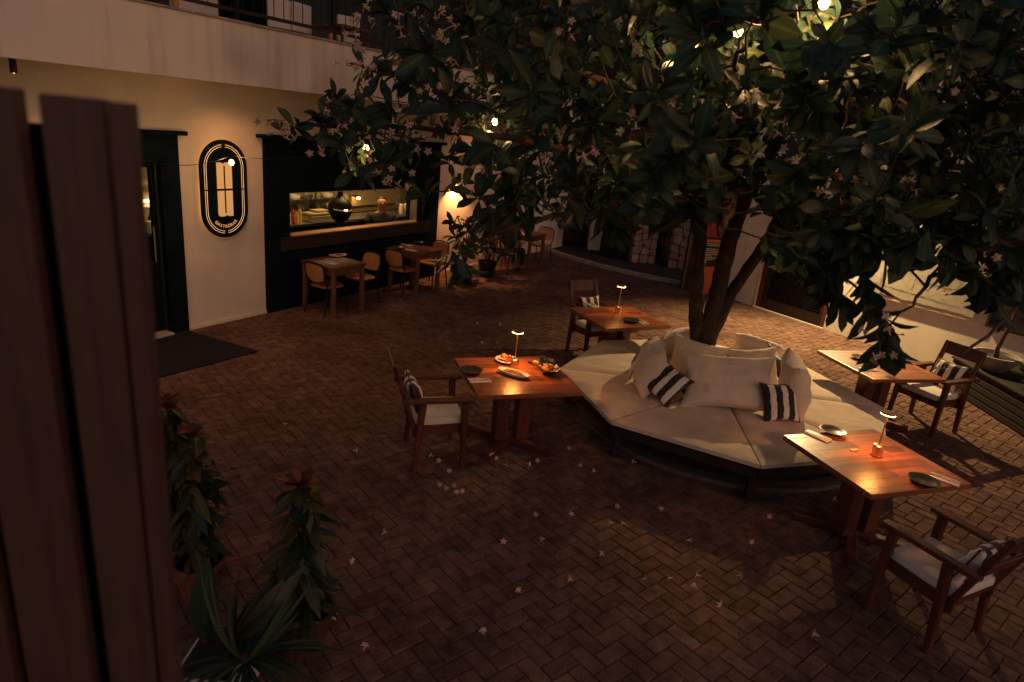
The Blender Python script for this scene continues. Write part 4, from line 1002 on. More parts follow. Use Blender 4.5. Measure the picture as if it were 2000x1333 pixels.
# ------------------------------------------------------------------ people
def skinned(name, joints, edges, material, parent, sub=2):
    me = bpy.data.meshes.new(name); me.from_pydata([j[:3] for j in joints], edges, []); o = bpy.data.objects.new(name, me); COL.objects.link(o)
    md = o.modifiers.new('s', 'SKIN'); sv = me.skin_vertices[0].data
    for i, j in enumerate(joints): sv[i].radius = (j[3], j[4] if len(j) > 4 else j[3]); sv[i].use_root = (i == 0)
    md.use_smooth_shade = True
    m2 = o.modifiers.new('u', 'SUBSURF'); m2.levels = sub; m2.render_levels = sub
    dg = bpy.context.evaluated_depsgraph_get(); me2 = bpy.data.meshes.new_from_object(o.evaluated_get(dg))
    o.modifiers.clear(); o.data = me2; me2.materials.clear(); me2.materials.append(material)
    me2.polygons.foreach_set('use_smooth', [True]*len(me2.polygons)); o.parent = parent
    return o
def person(label, loc, rz, seated=False, apron=False):
    t = thing('person', label, 'person', loc, rz)
    H0 = .92 if not seated else .47
    J = [(0, 0, H0, .13, .10), (0, .01, H0+.22, .12, .09), (0, 0, H0+.42, .15, .10), (0, 0, H0+.53, .085, .07), (0, .015, H0+.59, .062, .06), (0, .03, H0+.67, .082, .092), (0, .03, H0+.76, .095, .110), (0, .02, H0+.83, .07, .08)]
    E_ = [(i, i+1) for i in range(7)]
    def chain(pts, root):
        b = root
        for p_ in pts: J.append(p_); E_.append((b, len(J)-1)); b = len(J)-1
        return b
    for s_ in (-1, 1):
        h_ = chain([(s_*.17, 0, H0+.46, .055), (s_*.23, .04, H0+.24, .042), (s_*.17, .26, H0+.13, .034), (s_*.12, .36, H0+.15, .022), (s_*.11, .41, H0+.15, .03, .015)], 2)
        for k, (dx, L_) in enumerate(((-.03, .06), (-.012, .075), (.006, .07), (.022, .055))):
            chain([(s_*.11+dx, .45, H0+.15, .008), (s_*.11+dx, .45+L_*.6, H0+.135, .007), (s_*.11+dx, .45+L_*.8, H0+.115, .006)], h_)
        chain([(s_*.11-s_*.045, .42, H0+.165, .009), (s_*.11-s_*.055, .455, H0+.16, .008)], h_)
        if seated: chain([(s_*.10, .05, H0-.01, .085), (s_*.13, .42, H0, .06), (s_*.13, .46, .28, .048), (s_*.13, .44, .07, .035), (s_*.13, .56, .035, .035)], 0)
        else: chain([(s_*.10, 0, H0-.1, .09), (s_*.11, .01, .5, .06), (s_*.11, -.01, .08, .04), (s_*.11, .12, .035, .035)], 0)
    skinned('body', J, E_, M['skin'], t)
    C_ = [(0, 0, H0, .17, .13), (0, .01, H0+.22, .17, .13), (0, 0, H0+.42, .20, .14), (0, 0, H0+.51, .11, .09)]; CE = [(0, 1), (1, 2), (2, 3)]
    for s_ in (-1, 1):
        C_ += [(s_*.19, 0, H0+.45, .088), (s_*.25, .035, H0+.26, .07)]; n = len(C_); CE += [(2, n-2), (n-2, n-1)]
    skinned('shirt', C_, CE, M['cloth'], t)
    TR = [(0, 0, H0, .14, .11)]; TE = []
    for s_ in (-1, 1):
        b = 0
        for p_ in ([(s_*.10, .05, H0-.01, .095), (s_*.13, .42, H0, .072), (s_*.13, .46, .28, .06), (s_*.13, .44, .1, .05)] if seated else [(s_*.10, 0, H0-.1, .1), (s_*.11, .01, .5, .072), (s_*.11, -.01, .1, .055)]):
            TR.append(p_); TE.append((b, len(TR)-1)); b = len(TR)-1
    skinned('trousers', TR, TE, M['cloth'], t)
    z = H0+.76
    mb = MB(); mb.lathe([(.001, .112), (.045, .104), (.076, .07), (.086, .03), (.084, .0)], (0, -.012, z-.002), 18, .95, 1.1); mb.build('hair', M['hair'], t, True)
    mb = MB()
    for s_ in (-1, 1): mb.lathe([(0, -.008), (.010, 0), (0, .008)], (s_*.03, .118, z-.005), 8)
    mb.build('eyes', M['hair'], t, True)
    mb = MB(); mb.beam((0, .115, z-.005), (0, .135, z-.04), .018, .02, .028, .03); mb.build('nose', M['skin'], t)
    mb = MB(); mb.box((0, .118, z-.075), (.045, .012, .010), bev=.003); mb.build('mouth', M['terra'], t)
    for s_ in (-1, 1): MB().lathe([(0, -.03), (.012, 0), (0, .03)], (s_*.082, .03, z-.02), 8).build('ear', M['skin'], t, True)
    if apron:
        mb = MB(); mb.box((0, .125, H0+.08), (.27, .012, .56), bev=.004); mb.tube([(-.10, .12, H0+.35), (-.07, .06, H0+.53), (0, -.06, H0+.56), (.07, .06, H0+.53), (.10, .12, H0+.35)], .006, 6); mb.build('apron', M['metal'], t)
    return t
cs, cz = onp(746, 392, -.60); kk = cz/1.70
ck = person('cook in a black shirt and apron working behind the serving window', fw(cs, -.60, .0), R(-162), apron=True); ck.scale = (1.1, 1.1, kk)
person('person in dark clothes seated at the farthest table along the wall', fw(5.75, .8, 0), FROT-R(90), seated=True)
dup(cc, fw(5.72, .78), FROT-R(90), 'dark chair under the seated person at the farthest table', GK)

# ------------------------------------------------------------------ foliage
def leaf_shape(L, W, curl, fold, n=5, obov=.6):
    # returns local verts & faces; x along the leaf
    vs = []; fs = []
    for i in range(n+1):
        u = i/n; wdt = W*(math.sin(math.pi*u**(1.0 if obov < .5 else 1.55))**(.75 if obov < .5 else .62))*.5
        if i == 0: wdt = W*.04
        if i == n: wdt = .001
        x = L*u; z = -curl*L*u*u
        vs += [(x, -wdt, z+fold*wdt), (x, 0, z), (x, wdt, z+fold*wdt)]
    for i in range(n):
        q = i*3; fs += [(q, q+3, q+4, q+1), (q+1, q+4, q+5, q+2)]
    return np.array(vs), fs
class Leaves:
    def __init__(s): s.V = []; s.F = []; s.n = 0
    def leaf(s, base, direction, upv, L, W, curl, fold, n=5, obov=.6):
        vs, fs = leaf_shape(L, W, curl, fold, n, obov)
        d = Vector(direction).normalized(); sd = Vector(upv).cross(d)
        if sd.length < 1e-3: sd = Vector((1, 0, 0)).cross(d)
        sd.normalize(); up = d.cross(sd)
        A = np.array([d[:], sd[:], up[:]])
        s.V.append(vs @ A+np.array(base[:])); s.F += [tuple(i+s.n for i in f) for f in fs]; s.n += len(vs)
    def build(s, name, material, parent=None):
        me = bpy.data.meshes.new(name); me.from_pydata(np.concatenate(s.V).tolist(), [], s.F); me.materials.append(material)
        me.polygons.foreach_set('use_smooth', [True]*len(me.polygons))
        at_ = me.attributes.new('rib', 'FLOAT', 'POINT'); at_.data.foreach_set('value', np.tile([0., 1., 0.], s.n//3))
        o = bpy.data.objects.new(name, me); COL.objects.link(o)
        if parent: o.parent = parent
        return o
BULBPX = [(452, 318), (715, 290), (967, 238), (1442, 62), (1610, 6)]
BULBY = [7.9, 7.2, 6.8, 4.9, 4.2]
def rosette(LV, p, axis, rs, n=9, L=.21, W=.085, droop=.25):
    axis = Vector(axis).normalized(); t1 = axis.orthogonal().normalized(); t2 = axis.cross(t1); ph = rs.uniform(0, 6.28)
    for k in range(n):
        a = ph+k*2.399; tilt = R(rs.uniform(38, 88)) if k > 2 else R(rs.uniform(10, 40))
        d = axis*math.cos(tilt)+(t1*math.cos(a)+t2*math.sin(a))*math.sin(tilt)
        d.z -= droop*rs.uniform(.3, 1.2)
        l = L*rs.uniform(.65, 1.15)
        if LV is globals().get('LVT'):
            bad = False
            for u in (0, .5, 1):
                q = p+d.normalized()*l*u; X, Y = proj(q)
                for (bx, by), bY in zip(BULBPX, BULBY):
                    if q.y < bY+.03 and (X-bx)**2+(Y-by)**2 < (48 if u == .5 else 36)**2*(5/bY)**2: bad = True
            if bad: continue
        LV.leaf(p-axis*.012*k, d, axis+Vector((rs.gauss(0, .25), rs.gauss(0, .25), rs.gauss(0, .25))), l, W*rs.uniform(.8, 1.15)*l/L, rs.uniform(.05, .65), rs.uniform(.0, .7))

def inside(x, y, P):
    c = False; n = len(P); j = n-1
    for i in range(n):
        if (P[i][1] > y) != (P[j][1] > y) and x < (P[j][0]-P[i][0])*(y-P[i][1])/(P[j][1]-P[i][1])+P[i][0]: c = not c
        j = i
    return c
CROWN = [(540, 235), (610, 185), (690, 160), (720, 90), (705, 0), (700, -400), (2600, -400), (2600, 600), (2020, 610), (1960, 520), (1900, 440), (1830, 420), (1740, 440), (1690, 520), (1600, 560), (1540, 520), (1500, 420), (1440, 360), (1400, 410), (1350, 430), (1290, 410), (1210, 400), (1150, 420), (1060, 420), (990, 430), (930, 480), (880, 450), (880, 340), (830, 330), (790, 390), (720, 370), (680, 300), (600, 275)]
tree = thing('courtyard_tree', 'spreading broad leaved tree with white trumpet flowers growing through the bench', 'tree', (2.33, 7.42, 0))
TO = Vector((2.33, 7.42, 0))
rt = random.Random(11)
def limb(pts, rads, bump=.15, seg=14):
    # resample, then roughen like bark
    P = []; Rr_ = []
    for i in range(len(pts)-1):
        for k in range(6): u = k/6; P.append(Vector(pts[i]).lerp(Vector(pts[i+1]), u)); Rr_.append(rads[i]+(rads[i+1]-rads[i])*u)
    P.append(Vector(pts[-1])); Rr_.append(rads[-1])
    for _ in range(2): P = [P[0]]+[(P[i-1]+P[i]*2+P[i+1])/4 for i in range(1, len(P)-1)]+[P[-1]]
    mb = MB(); mb.tube(P, Rr_, seg)
    mb.v = [tuple(Vector(v)+Vector((mnoise.noise(Vector(v)*9), mnoise.noise(Vector(v)*9+Vector((7, 0, 0))), 0))*bump*.12) for v in mb.v]
    return mb
tk = limb([(-.04, 0, -.05), (-.05, 0, .3), (-.08, -.02, .75), (-.06, 0, 1.05), (-.02, 0, 1.2)], [.22, .155, .125, .125, .10])
tk2 = limb([(-.10, 0, .7), (-.21, .0, 1.1), (-.30, -.02, 1.55), (-.36, -.05, 2.0), (-.42, -.15, 2.5), (-.6, -.4, 3.1)], [.095, .085, .08, .075, .07, .05])
tk3 = limb([(-.05, 0, 1.0), (-.03, 0, 1.6), (-.02, 0, 2.1), (.05, -.1, 2.7), (.2, -.3, 3.3), (.3, -.5, 3.9)], [.105, .095, .09, .08, .07, .04])
tk4 = limb([(-.02, 0, .95), (.12, 0, 1.5), (.33, .02, 1.95), (.52, .05, 2.4), (.8, 0, 2.9), (1.3, -.3, 3.4)], [.085, .068, .065, .06, .05, .035])
for a in (tk2, tk3, tk4): tk.add(a.v, a.f)
tk.build('trunk', M['bark'], tree, True)
LV = LVT = Leaves(); BRN = MB()
anchors = [TO+Vector(q) for q in ((-.42, -.15, 2.5), (-.6, -.4, 3.1), (.05, -.1, 2.7), (.2, -.3, 3.3), (.3, -.5, 3.9), (.52, .05, 2.4), (.8, 0, 2.9), (1.3, -.3, 3.4))]
mains = []
def main_branch(pts, r0, r1):
    P = [Vector(p) for p in pts]; Q = []
    for i in range(len(P)-1):
        for k in range(5): Q.append(P[i].lerp(P[i+1], k/5)+Vector((rt.gauss(0, .012), rt.gauss(0, .012), rt.gauss(0, .012))))
    Q.append(P[-1]); n = len(Q); BRN.tube([q-TO for q in Q], [r0+(r1-r0)*i/(n-1) for i in range(n)], 8); mains.extend(Q)
A_ = anchors
main_branch([A_[0], (1.1, 6.6, 2.75), (.2, 6.1, 2.95), (-.8, 5.7, 3.0), (-1.7, 5.4, 2.95)], .05, .012)
main_branch([A_[0], (.9, 6.0, 2.5), (.1, 5.5, 2.35), (-.45, 5.1, 2.2)], .045, .012)
main_branch([A_[1], (1.0, 6.2, 3.4), (-.2, 5.8, 3.7), (-1.2, 5.9, 3.9)], .045, .01)
main_branch([A_[1], (1.4, 5.6, 3.3), (1.2, 4.6, 3.5), (1.1, 3.9, 3.6)], .045, .012)
main_branch([A_[3], (2.3, 6.0, 3.5), (2.2, 5.0, 3.7), (2.1, 4.0, 3.7)], .045, .012)
main_branch([A_[2], (1.9, 6.2, 2.7), (1.6, 5.2, 2.65), (1.35, 4.6, 2.5)], .04, .012)
main_branch([A_[6], (3.6, 6.5, 3.1), (4.0, 5.4, 3.1), (4.1, 4.4, 2.9)], .045, .012)
main_branch([A_[5], (3.2, 6.0, 2.6), (3.1, 5.0, 2.6), (2.6, 4.0, 2.6), (2.2, 3.6, 2.4)], .04, .010)
main_branch([A_[7], (4.6, 6.9, 3.6), (5.6, 6.6, 3.6), (6.4, 6.0, 3.4)], .045, .012)
main_branch([A_[7], (4.0, 7.8, 3.7), (4.8, 8.6, 4.0)], .04, .012)
main_branch([A_[4], (2.4, 7.8, 4.2), (2.2, 8.8, 4.2)], .04, .012)
main_branch([A_[1], (1.0, 7.6, 3.6), (.2, 8.0, 3.8)], .035, .01)
main_branch([A_[7], (4.2, 5.9, 3.6), (4.6, 4.8, 3.6)], .035, .012)
main_branch([(3.1, 5.2, 2.6), (3.8, 4.7, 2.65), (4.6, 4.4, 2.55)], .025, .010)
main_branch([(2.6, 4.1, 2.6), (3.0, 3.9, 2.35), (2.4, 3.4, 2.15)], .014, .008)
main_branch([(.1, 5.5, 2.35), (-.3, 5.2, 2.2)], .016, .010)
MAX = np.zeros((9000, 3)); MN = len(mains); MAX[:MN] = [m_[:] for m_ in mains]
def twig_to(p, r=.0045):
    global MN
    d = MAX[:MN]-np.array(p[:]); i = int(np.argmin((d**2).sum(1))); a = Vector(MAX[i]); L_ = (p-a).length
    m1 = a.lerp(p, .35)+Vector((rt.gauss(0, .05), rt.gauss(0, .05), rt.gauss(.02, .05)))*min(1, L_*1.6); m2 = a.lerp(p, .7)+Vector((rt.gauss(0, .05), rt.gauss(0, .05), rt.gauss(.03, .04)))*min(1, L_*1.6)
    BRN.tube([a-TO, m1-TO, m2-TO, p-TO], [r*1.7, r*1.5, r*1.2, r], 5, False)
    for q in (m1, m2, p):
        if MN < 8990: MAX[MN] = q[:]; MN += 1
    return (p-m2).normalized()
tips = []
tries = 0
while len(tips) < 1250 and tries < 90000:
    tries += 1
    p = Vector((rt.uniform(-2.3, 7.2), rt.uniform(3.3, 10.2), rt.uniform(2.0, 5.2)))
    e = ((p.x-2.4)/4.9)**2+((p.y-6.8)/3.8)**2+((p.z-3.7)/1.9)**2
    if e > 1: continue
    if p.y > 7.4 and p.z < 2.75+(p.y-7.4)*.42: continue
    if (Vector((p.x, p.y, 0))-TO).length < .55 and p.z < 3.0: continue
    x, y = proj(p)
    if y > -330 and not inside(x, y, CROWN): continue
    if y < -250 and rt.random() < .7: continue
    if x > 2150 and rt.random() < .7: continue
    if x < 900 and rt.random() < .35: continue
    if 690 < x < 880 and 50 < y < 200 and rt.random() < .6: continue
    if e < .35 and rt.random() < .4: continue
    # uneven density: clumps and gaps
    if mnoise.noise(p*1.1) < -.25 and rt.random() < .6: continue
    tips.append(p)
k2 = 0; tries = 0
while k2 < 420 and tries < 60000:
    tries += 1
    p = Vector((rt.uniform(.5, 6.5), rt.uniform(3.4, 8.2), rt.uniform(2.3, 4.6)))
    if p.y > 7.2 and p.z < 3.2+(p.y-7.4)*.42: continue
    x, y = proj(p)
    if not inside(x, y, CROWN) or y < -60 or x < 1050 or x > 2080: continue
    tips.append(p); k2 += 1
_M0 = MAX[:MN].copy()
tips.sort(key=lambda q: float(((_M0-np.array(q[:]))**2).sum(1).min()))
for p in tips:
    d = twig_to(p); out = Vector((p.x-TO.x, p.y-TO.y, 0)); 
    if out.length > .1: out.normalize()
    ax = (out*.7+Vector((rt.gauss(0, .45), rt.gauss(0, .45), .45+rt.gauss(0, .4)))+d*.3)
    rosette(LV, p, ax, rt, rt.choice((7, 8, 9, 10, 11)), rt.uniform(.13, .22), .082)
# low hanging sprays seen against the lit wall, the floor and the shopfront
HANG = [(1765, 425, 3.7, .27, 9), (1795, 470, 3.6, .25, 7), (1725, 480, 3.6, .25, 7), (1690, 500, 3.7, .22, 7), (1850, 500, 3.7, .22, 7), (1830, 430, 3.9, .24, 7), (1700, 430, 3.7, .22, 8), (1735, 640, 3.3, .24, 7), (1705, 610, 3.4, .22, 8), (1690, 560, 3.6, .2, 9), (1735, 655, 3.2, .22, 4), (1930, 570, 3.9, .22, 8), (1950, 540, 4.0, .22, 8), (1900, 500, 4.1, .2, 8), (1990, 560, 4.0, .22, 8), (1880, 470, 3.8, .2, 9), (1920, 450, 3.9, .2, 9), (1960, 480, 3.8, .2, 9), (1900, 545, 3.7, .18, 8), (1950, 600, 3.8, .18, 8), (1860, 430, 3.9, .2, 9), (1985, 520, 3.8, .2, 9), (1800, 400, 3.9, .2, 9), (1650, 470, 4.1, .18, 9), (1600, 500, 4.1, .18, 9), (1640, 530, 4.1, .18, 8),
        (1580, 520, 4.2, .22, 10), (1610, 560, 4.1, .2, 10), (1550, 480, 4.3, .22, 10), (1640, 590, 4.0, .2, 9), (1500, 470, 4.6, .18, 7), (1350, 400, 4.3, .27, 9), (1370, 330, 4.2, .26, 9), (1290, 380, 4.4, .24, 9), (1180, 410, 4.8, .26, 9), (1200, 440, 4.9, .22, 7), (1120, 400, 4.9, .22, 8),
        (888, 505, 4.6, .24, 8), (905, 530, 4.6, .20, 6), (960, 420, 5.0, .24, 9), (930, 380, 5.1, .22, 9), (1000, 390, 5.1, .22, 9), (1040, 400, 5.0, .22, 9), (822, 375, 5.2, .2, 8), (760, 310, 5.2, .2, 9), (700, 330, 5.3, .2, 8), (640, 240, 5.4, .2, 9), (580, 245, 5.4, .17, 9), (700, 230, 5.4, .2, 9), (740, 140, 5.6, .2, 9), (800, 160, 5.5, .2, 9), 
        (1590, 70, 3.7, .24, 9), (1490, 40, 3.8, .24, 9), (1640, 60, 3.6, .24, 8), (1375, 60, 4.6, .24, 9), (1475, 160, 4.6, .22, 8), (1800, 50, 3.7, .24, 8)]
for (x, y, Y, l, n) in HANG:
    p = aty(x, y, Y); d = twig_to(p, .005); down = -.6 if y > 380 else .25
    rosette(LV, p, (rt.gauss(0, .3), -.35+rt.gauss(0, .3), down), rt, n, l, l*.42, .45 if y > 380 else .2)
for (bx, by), bY in zip(BULBPX[1:], BULBY[1:]):
    for q in range(4 if by > 100 else 7):
        p = aty(bx+rt.uniform(-70, 70)*5/bY, by+rt.uniform(-30, 60)*5/bY, bY+rt.uniform(.10, .32)); twig_to(p)
        rosette(LV, p, (rt.gauss(0, .5), -.9, rt.gauss(.1, .4)), rt, 8, .17, .078)
lo = LV.build('crown', M['leaf'], tree); lo.location = -TO
# blossom clusters
def blossom(mb, c, d, r=.026, rs=rt):
    d = Vector(d).normalized(); t1 = d.orthogonal().normalized(); t2 = d.cross(t1); c = Vector(c)
    mb.tube([c-d*r*.5, c+d*r*.9], [r*.10, r*.26], 6, False)
    for k in range(5):
        a = k*2*math.pi/5+.3; e = c+d*r*.9; o_ = (t1*math.cos(a)+t2*math.sin(a)); s_ = (t2*math.cos(a)-t1*math.sin(a))
        mb.add([e+o_*r*.16-s_*r*.18, e+o_*r*.16+s_*r*.18, e+o_*r*.7+s_*r*.32+d*r*.2, e+o_*r*1.15-d*r*.1*rs.random(), e+o_*r*.72-s_*r*.30+d*r*.15], [(0, 1, 2, 3, 4)])
proto = []
for q in range(5):
    rb_ = random.Random(q); mb = MB()
    for k in range(rb_.choice((3, 4, 5))): blossom(mb, (rb_.gauss(0, .035), rb_.gauss(0, .035), rb_.gauss(0, .035)), (rb_.gauss(0, 1), rb_.gauss(-.5, 1), rb_.gauss(-.3, .8)), .027, rb_)
    me = bpy.data.meshes.new('blossom_cluster'); me.from_pydata(mb.v, [], mb.f); me.materials.append(M['petal']); proto.append(me)
BL = [(520, 235), (540, 240), (560, 265), (700, 30), (712, 60), (705, 95), (730, 140), (815, 25), (838, 45), (850, 75), (872, 35), (690, 65), (720, 12), (815, 70), (842, 60), (780, 45), (848, 185), (825, 180), (870, 190), (895, 165), (680, 130), (715, 115), (690, 280), (720, 300), (745, 250), (760, 345), (790, 270), (780, 230), (820, 300), (805, 355), (775, 380), (730, 325), (660, 250), (960, 240), (900, 300), (930, 330), (1195, 60), (1240, 85), (1375, 118), (1430, 150), (1385, 210), (1440, 215), (1320, 210), (1310, 190), (1340, 240), (1365, 225), (1335, 190), (1550, 320), (1600, 370), (1640, 330), (1850, 150), (1860, 160), (1900, 130), (1680, 345), (1690, 285), (1985, 190), (1890, 95), (1780, 360), (1745, 345), (1710, 650), (1725, 700), (1560, 300), (1110, 60), (1050, 200), (1080, 260), (1150, 300), (870, 240), (1230, 240), (1300, 300), (1500, 250), (1980, 380), (1950, 520), (640, 210), (620, 290), (860, 120)]
for i, (x, y) in enumerate(BL):
    Y = 5.2-.0009*(x-600)-rt.uniform(0, .4) if x < 1100 else rt.uniform(3.7, 4.6)
    if x > 1690 and y > 600: Y = 3.2
    o = bpy.data.objects.new('blossom_cluster', proto[i % 5]); COL.objects.link(o); o.parent = tree
    Y -= .25; twig_to(aty(x, y, Y), .0022); o.location = aty(x, y, Y)-TO; o.rotation_euler = (rt.uniform(0, 6), rt.uniform(0, 6), rt.uniform(0, 6))
    k_ = rt.uniform(.8, 1.15)*(Y/5)**.5; o.scale = (k_, k_, k_)

BRN.build('branches', M['twig'], tree, True)
# fallen flowers on the bricks
FALL = [(845, 893), (858, 900), (880, 922), (972, 900), (985, 910), (1030, 908), (1052, 902), (862, 948), (890, 950), (875, 955), (893, 967), (905, 965), (692, 882), (1110, 880), (1157, 924), (1130, 912), (1062, 1055), (983, 1057), (1050, 1008), (945, 1240), (711, 1270), (683, 1097), (748, 1045), (655, 1203), (1110, 1137), (1172, 1087), (1256, 1134), (1311, 1132), (1358, 1150), (1366, 1128), (1440, 1127), (1465, 1058), (1596, 1244), (1220, 1026), (1195, 1024), (1343, 1058), (1620, 955), (1640, 958), (1633, 980), (930, 632), (977, 634), (940, 672), (969, 672), (1123, 693), (1115, 1010), (1208, 990), (1290, 1000), (1015, 1160), (1400, 1180), (560, 830), (1500, 1010), (1240, 905)]
LM = [('the food table', POS[1]), ('the front edge of the bench', vtx(7, 2.0)), ('the left edge of the bench', vtx(1, 2.0)), ('the near right table', POS[4]), ('the near right armchair', CH[4][0]), ('the armchair at the food table', CH[1][0]), ('the farthest square table', POS[2]), ('the potted crotons', Vector((-1.2, 3.2, 0))), ('the door mat', at(420, 690))]
ff = []
for q in range(4):
    rb_ = random.Random(q+20); mb = MB(); blossom(mb, (0, 0, .012), (rb_.gauss(0, 1), rb_.gauss(0, 1), .18), .026, rb_); me = bpy.data.meshes.new('fallen_flower'); me.from_pydata(mb.v, [], mb.f); me.materials.append(M['petal']); ff.append(me)
groups_ = {}
for i, (x, y) in enumerate(FALL):
    p = at(x, y, .012); nm, c_ = min(LM, key=lambda q: (q[1]-p).length); groups_.setdefault(nm, []).append((x, y, i))
ORD = ['first', 'second', 'third', 'fourth', 'fifth', 'sixth', 'seventh', 'eighth', 'ninth', 'tenth', 'eleventh', 'twelfth', 'thirteenth', 'fourteenth', 'fifteenth', 'sixteenth', 'seventeenth', 'eighteenth']
for nm, L_ in groups_.items():
    L_.sort()
    for r_, (x, y, i) in enumerate(L_):
        p = at(x, y, .012)
        o = bpy.data.objects.new('fallen_flower', ff[i % 4]); COL.objects.link(o); o.location = p; o.rotation_euler = (0, 0, rt.uniform(0, 6.28))
        pos = 'only' if len(L_) == 1 else ('leftmost' if r_ == 0 else ('rightmost' if r_ == len(L_)-1 else ORD[r_]+' from the left'))
        tag(o, 'fallen flower nearest %s, %s' % (nm, pos if pos != 'only' else 'alone on the bricks'), 'flower', 'fallen flowers on the bricks')

# string lights -------------------------------------------------------
def bulb(p, lab, power, r=.034):
    t = thing('string_bulb', lab, 'light bulb', p, 0, 'round bulbs of the string lights')
    MB().lathe([(0, -r), (r*.6, -r*.8), (r, 0), (r*.75, r*.7), (r*.4, r*1.1), (0, r*1.15)], seg=18).build('globe', M['glow'], t, True)
    MB().lathe([(r*.45, r*1.1), (r*.45, r*2.2), (0, r*2.3)], seg=12).build('socket', M['metal'], t, True)
    lamp('bulb_light', 'POINT', (0, 0, -r*1.6), power, (1, .56, .22), t, .035)
bs = [(aty(452, 318, 7.9), 'round lit bulb hanging in front of the oval sign', 8), (aty(715, 290, 7.2), 'round lit bulb among the blossoms at the left tip of the tree', 15), (aty(967, 238, 6.8), 'small lit bulb glimpsed deep in the left of the crown', 8),
      (aty(1335, 55, 5.3), 'lit bulb mostly hidden by leaves at the top of the crown', 18), (aty(1442, 62, 4.9), 'round lit bulb hanging free below the top leaves', 9), (aty(1610, 6, 4.2), 'brightest bulb at the top edge among large yellow lit leaves', 22)]
for p, lab, pw in bs: bulb(p, lab, pw)
wr = MB(); hk = [b[0]+Vector((0, 0, .08)) for b in bs]; pts = [hk[0]-FD*1.2+Vector((0, 0, -.02))]+hk+[Vector((3.2, 3.6, 4.2))]
for i in range(len(pts)-1):
    P = [pts[i].lerp(pts[i+1], k/12)-Vector((0, 0, .10*4*(k/12)*(1-k/12))) for k in range(13)]; wr.tube(P, .0035, 5, False)
tag(wr.build('string_light_wire', M['metal']), 'thin dark wire carrying the round bulbs through the tree', 'cable')

# ------------------------------------------------------------------ potted plants at the back, shrubs
def shrub(label, p, h, r, pot, n, seed, name='potted_plant', L=.24):
    t = thing(name, label, 'potted plant', p, 0); rs_ = random.Random(seed); LV_ = Leaves(); st = MB()
    MB().lathe([(pot*.7, 0), (pot, pot*1.5), (pot*1.04, pot*1.5), (pot*1.04, pot*1.62), (pot*.92, pot*1.62), (pot*.9, pot*1.4), (0, pot*1.4)], seg=24).build('pot', M['metal'], t, True)
    for k in range(n):
        a = rs_.uniform(0, 6.28); q = r*math.sqrt(rs_.random()); tip = Vector((q*math.cos(a), q*math.sin(a), pot*1.4+h*rs_.uniform(.25, 1)))
        st.tube([(0, 0, pot*1.3), (tip.x*.3, tip.y*.3, tip.z*.6), tip], [.012, .009, .005], 5, False)
        rosette(LV_, tip, (math.cos(a), math.sin(a), .6), rs_, 7, L, L*.42, .3)
    LV_.build('foliage', M['leafdark'], t); st.build('stems', M['twig'], t)
q = at(905, 552); shrub('dark leafy plant in a black pot against the wall past the shopfront', (q.x, q.y, 0), 1.0, .35, .2, 14, 1)
q = at(950, 540); shrub('dark leafy plant in a black pot next to the farthest table', (q.x, q.y, 0), 1.0, .35, .2, 14, 2)
q = at(1205, 505); shrub('large dark plant in a big pot left of the stone pillar', (q.x-.05, q.y, 0), 1.5, .55, .3, 26, 4)
q = at(1290, 512); shrub('dark shrub between the stone pillar and the stone wall', (q.x-.02, q.y+.6, 0), 1.6, .4, .2, 22, 3)
for i, (x, y, h, r, s) in enumerate([(-1.5, 19, 3.2, 1.4, 6), (.8, 18.9, 2.8, 1.2, 7), (5.6, 18.6, 3.4, 1.6, 8), (8.5, 18.5, 3.6, 1.8, 9)]):
    t = thing('bush', ['tall dark bush at the far left rear of the courtyard', 'dark bush at the rear by the brick wall', 'tall dark bush behind the stone wall', 'tall dark bush behind the white building corner'][i], 'bush', (x, y, 0)); rs_ = random.Random(s); LV_ = Leaves(); st = MB()
    for k in range(60):
        a = rs_.uniform(0, 6.28); qq = r*math.sqrt(rs_.random()); tip = Vector((qq*math.cos(a), qq*math.sin(a), h*rs_.uniform(.2, 1)))
        st.tube([(0, 0, 0), (tip.x*.4, tip.y*.4, tip.z*.6), tip], [.02, .012, .006], 5, False); rosette(LV_, tip, (math.cos(a), math.sin(a), .5), rs_, 8, .28, .13, .2)
    LV_.build('foliage', M['leafdark'], t); st.build('stems', M['twig'], t)

# planter and potted tree at the right
pt = thing('planter_box', 'dark slatted wooden planter box along the right side', 'planter', (6.85, 7.6, 0), 0)
MB().box((.05, 0, .22), (.8, 3.3, .44)).build('core', M['black'], pt)
for k in range(5): MB().box((-.37, 0, .055+k*.095), (.03, 3.36, .075), bev=.004).build('slat', M['planter'], pt)
MB().box((.03, 0, .475), (.88, 3.4, .03), bev=.006).build('top_board', M['planter'], pt)
p = Vector((6.70, 8.80, .491)); t = thing('potted_tree', 'pale shallow bowl planter with a slender trunk on the planter box', 'potted plant', p)
MB().lathe([(.14, 0), (.20, .06), (.29, .19), (.30, .22), (.27, .22), (.25, .17), (0, .17)], seg=36).build('pot', M['concrete'], t, True)
MB().lathe([(0, .176), (.25, .172)], seg=24).build('soil', M['soil'], t)
MB().tube([(0, 0, .16), (-.02, 0, .3), (.03, -.02, .7), (.08, -.03, 1.3), (.12, 0, 1.8)], [.035, .028, .024, .02, .012], 8).build('trunk', M['twig'], t, True)
LV_ = Leaves(); rs_ = random.Random(5)
for k in range(26):
    a = rs_.uniform(0, 6.28); rosette(LV_, Vector((.1+.45*rs_.random()*math.cos(a), .45*rs_.random()*math.sin(a), 1.3+rs_.uniform(-.1, .9))), (math.cos(a), math.sin(a), .5), rs_, 7, .2, .085, .3)
LV_.build('crown', M['leafdark'], t)
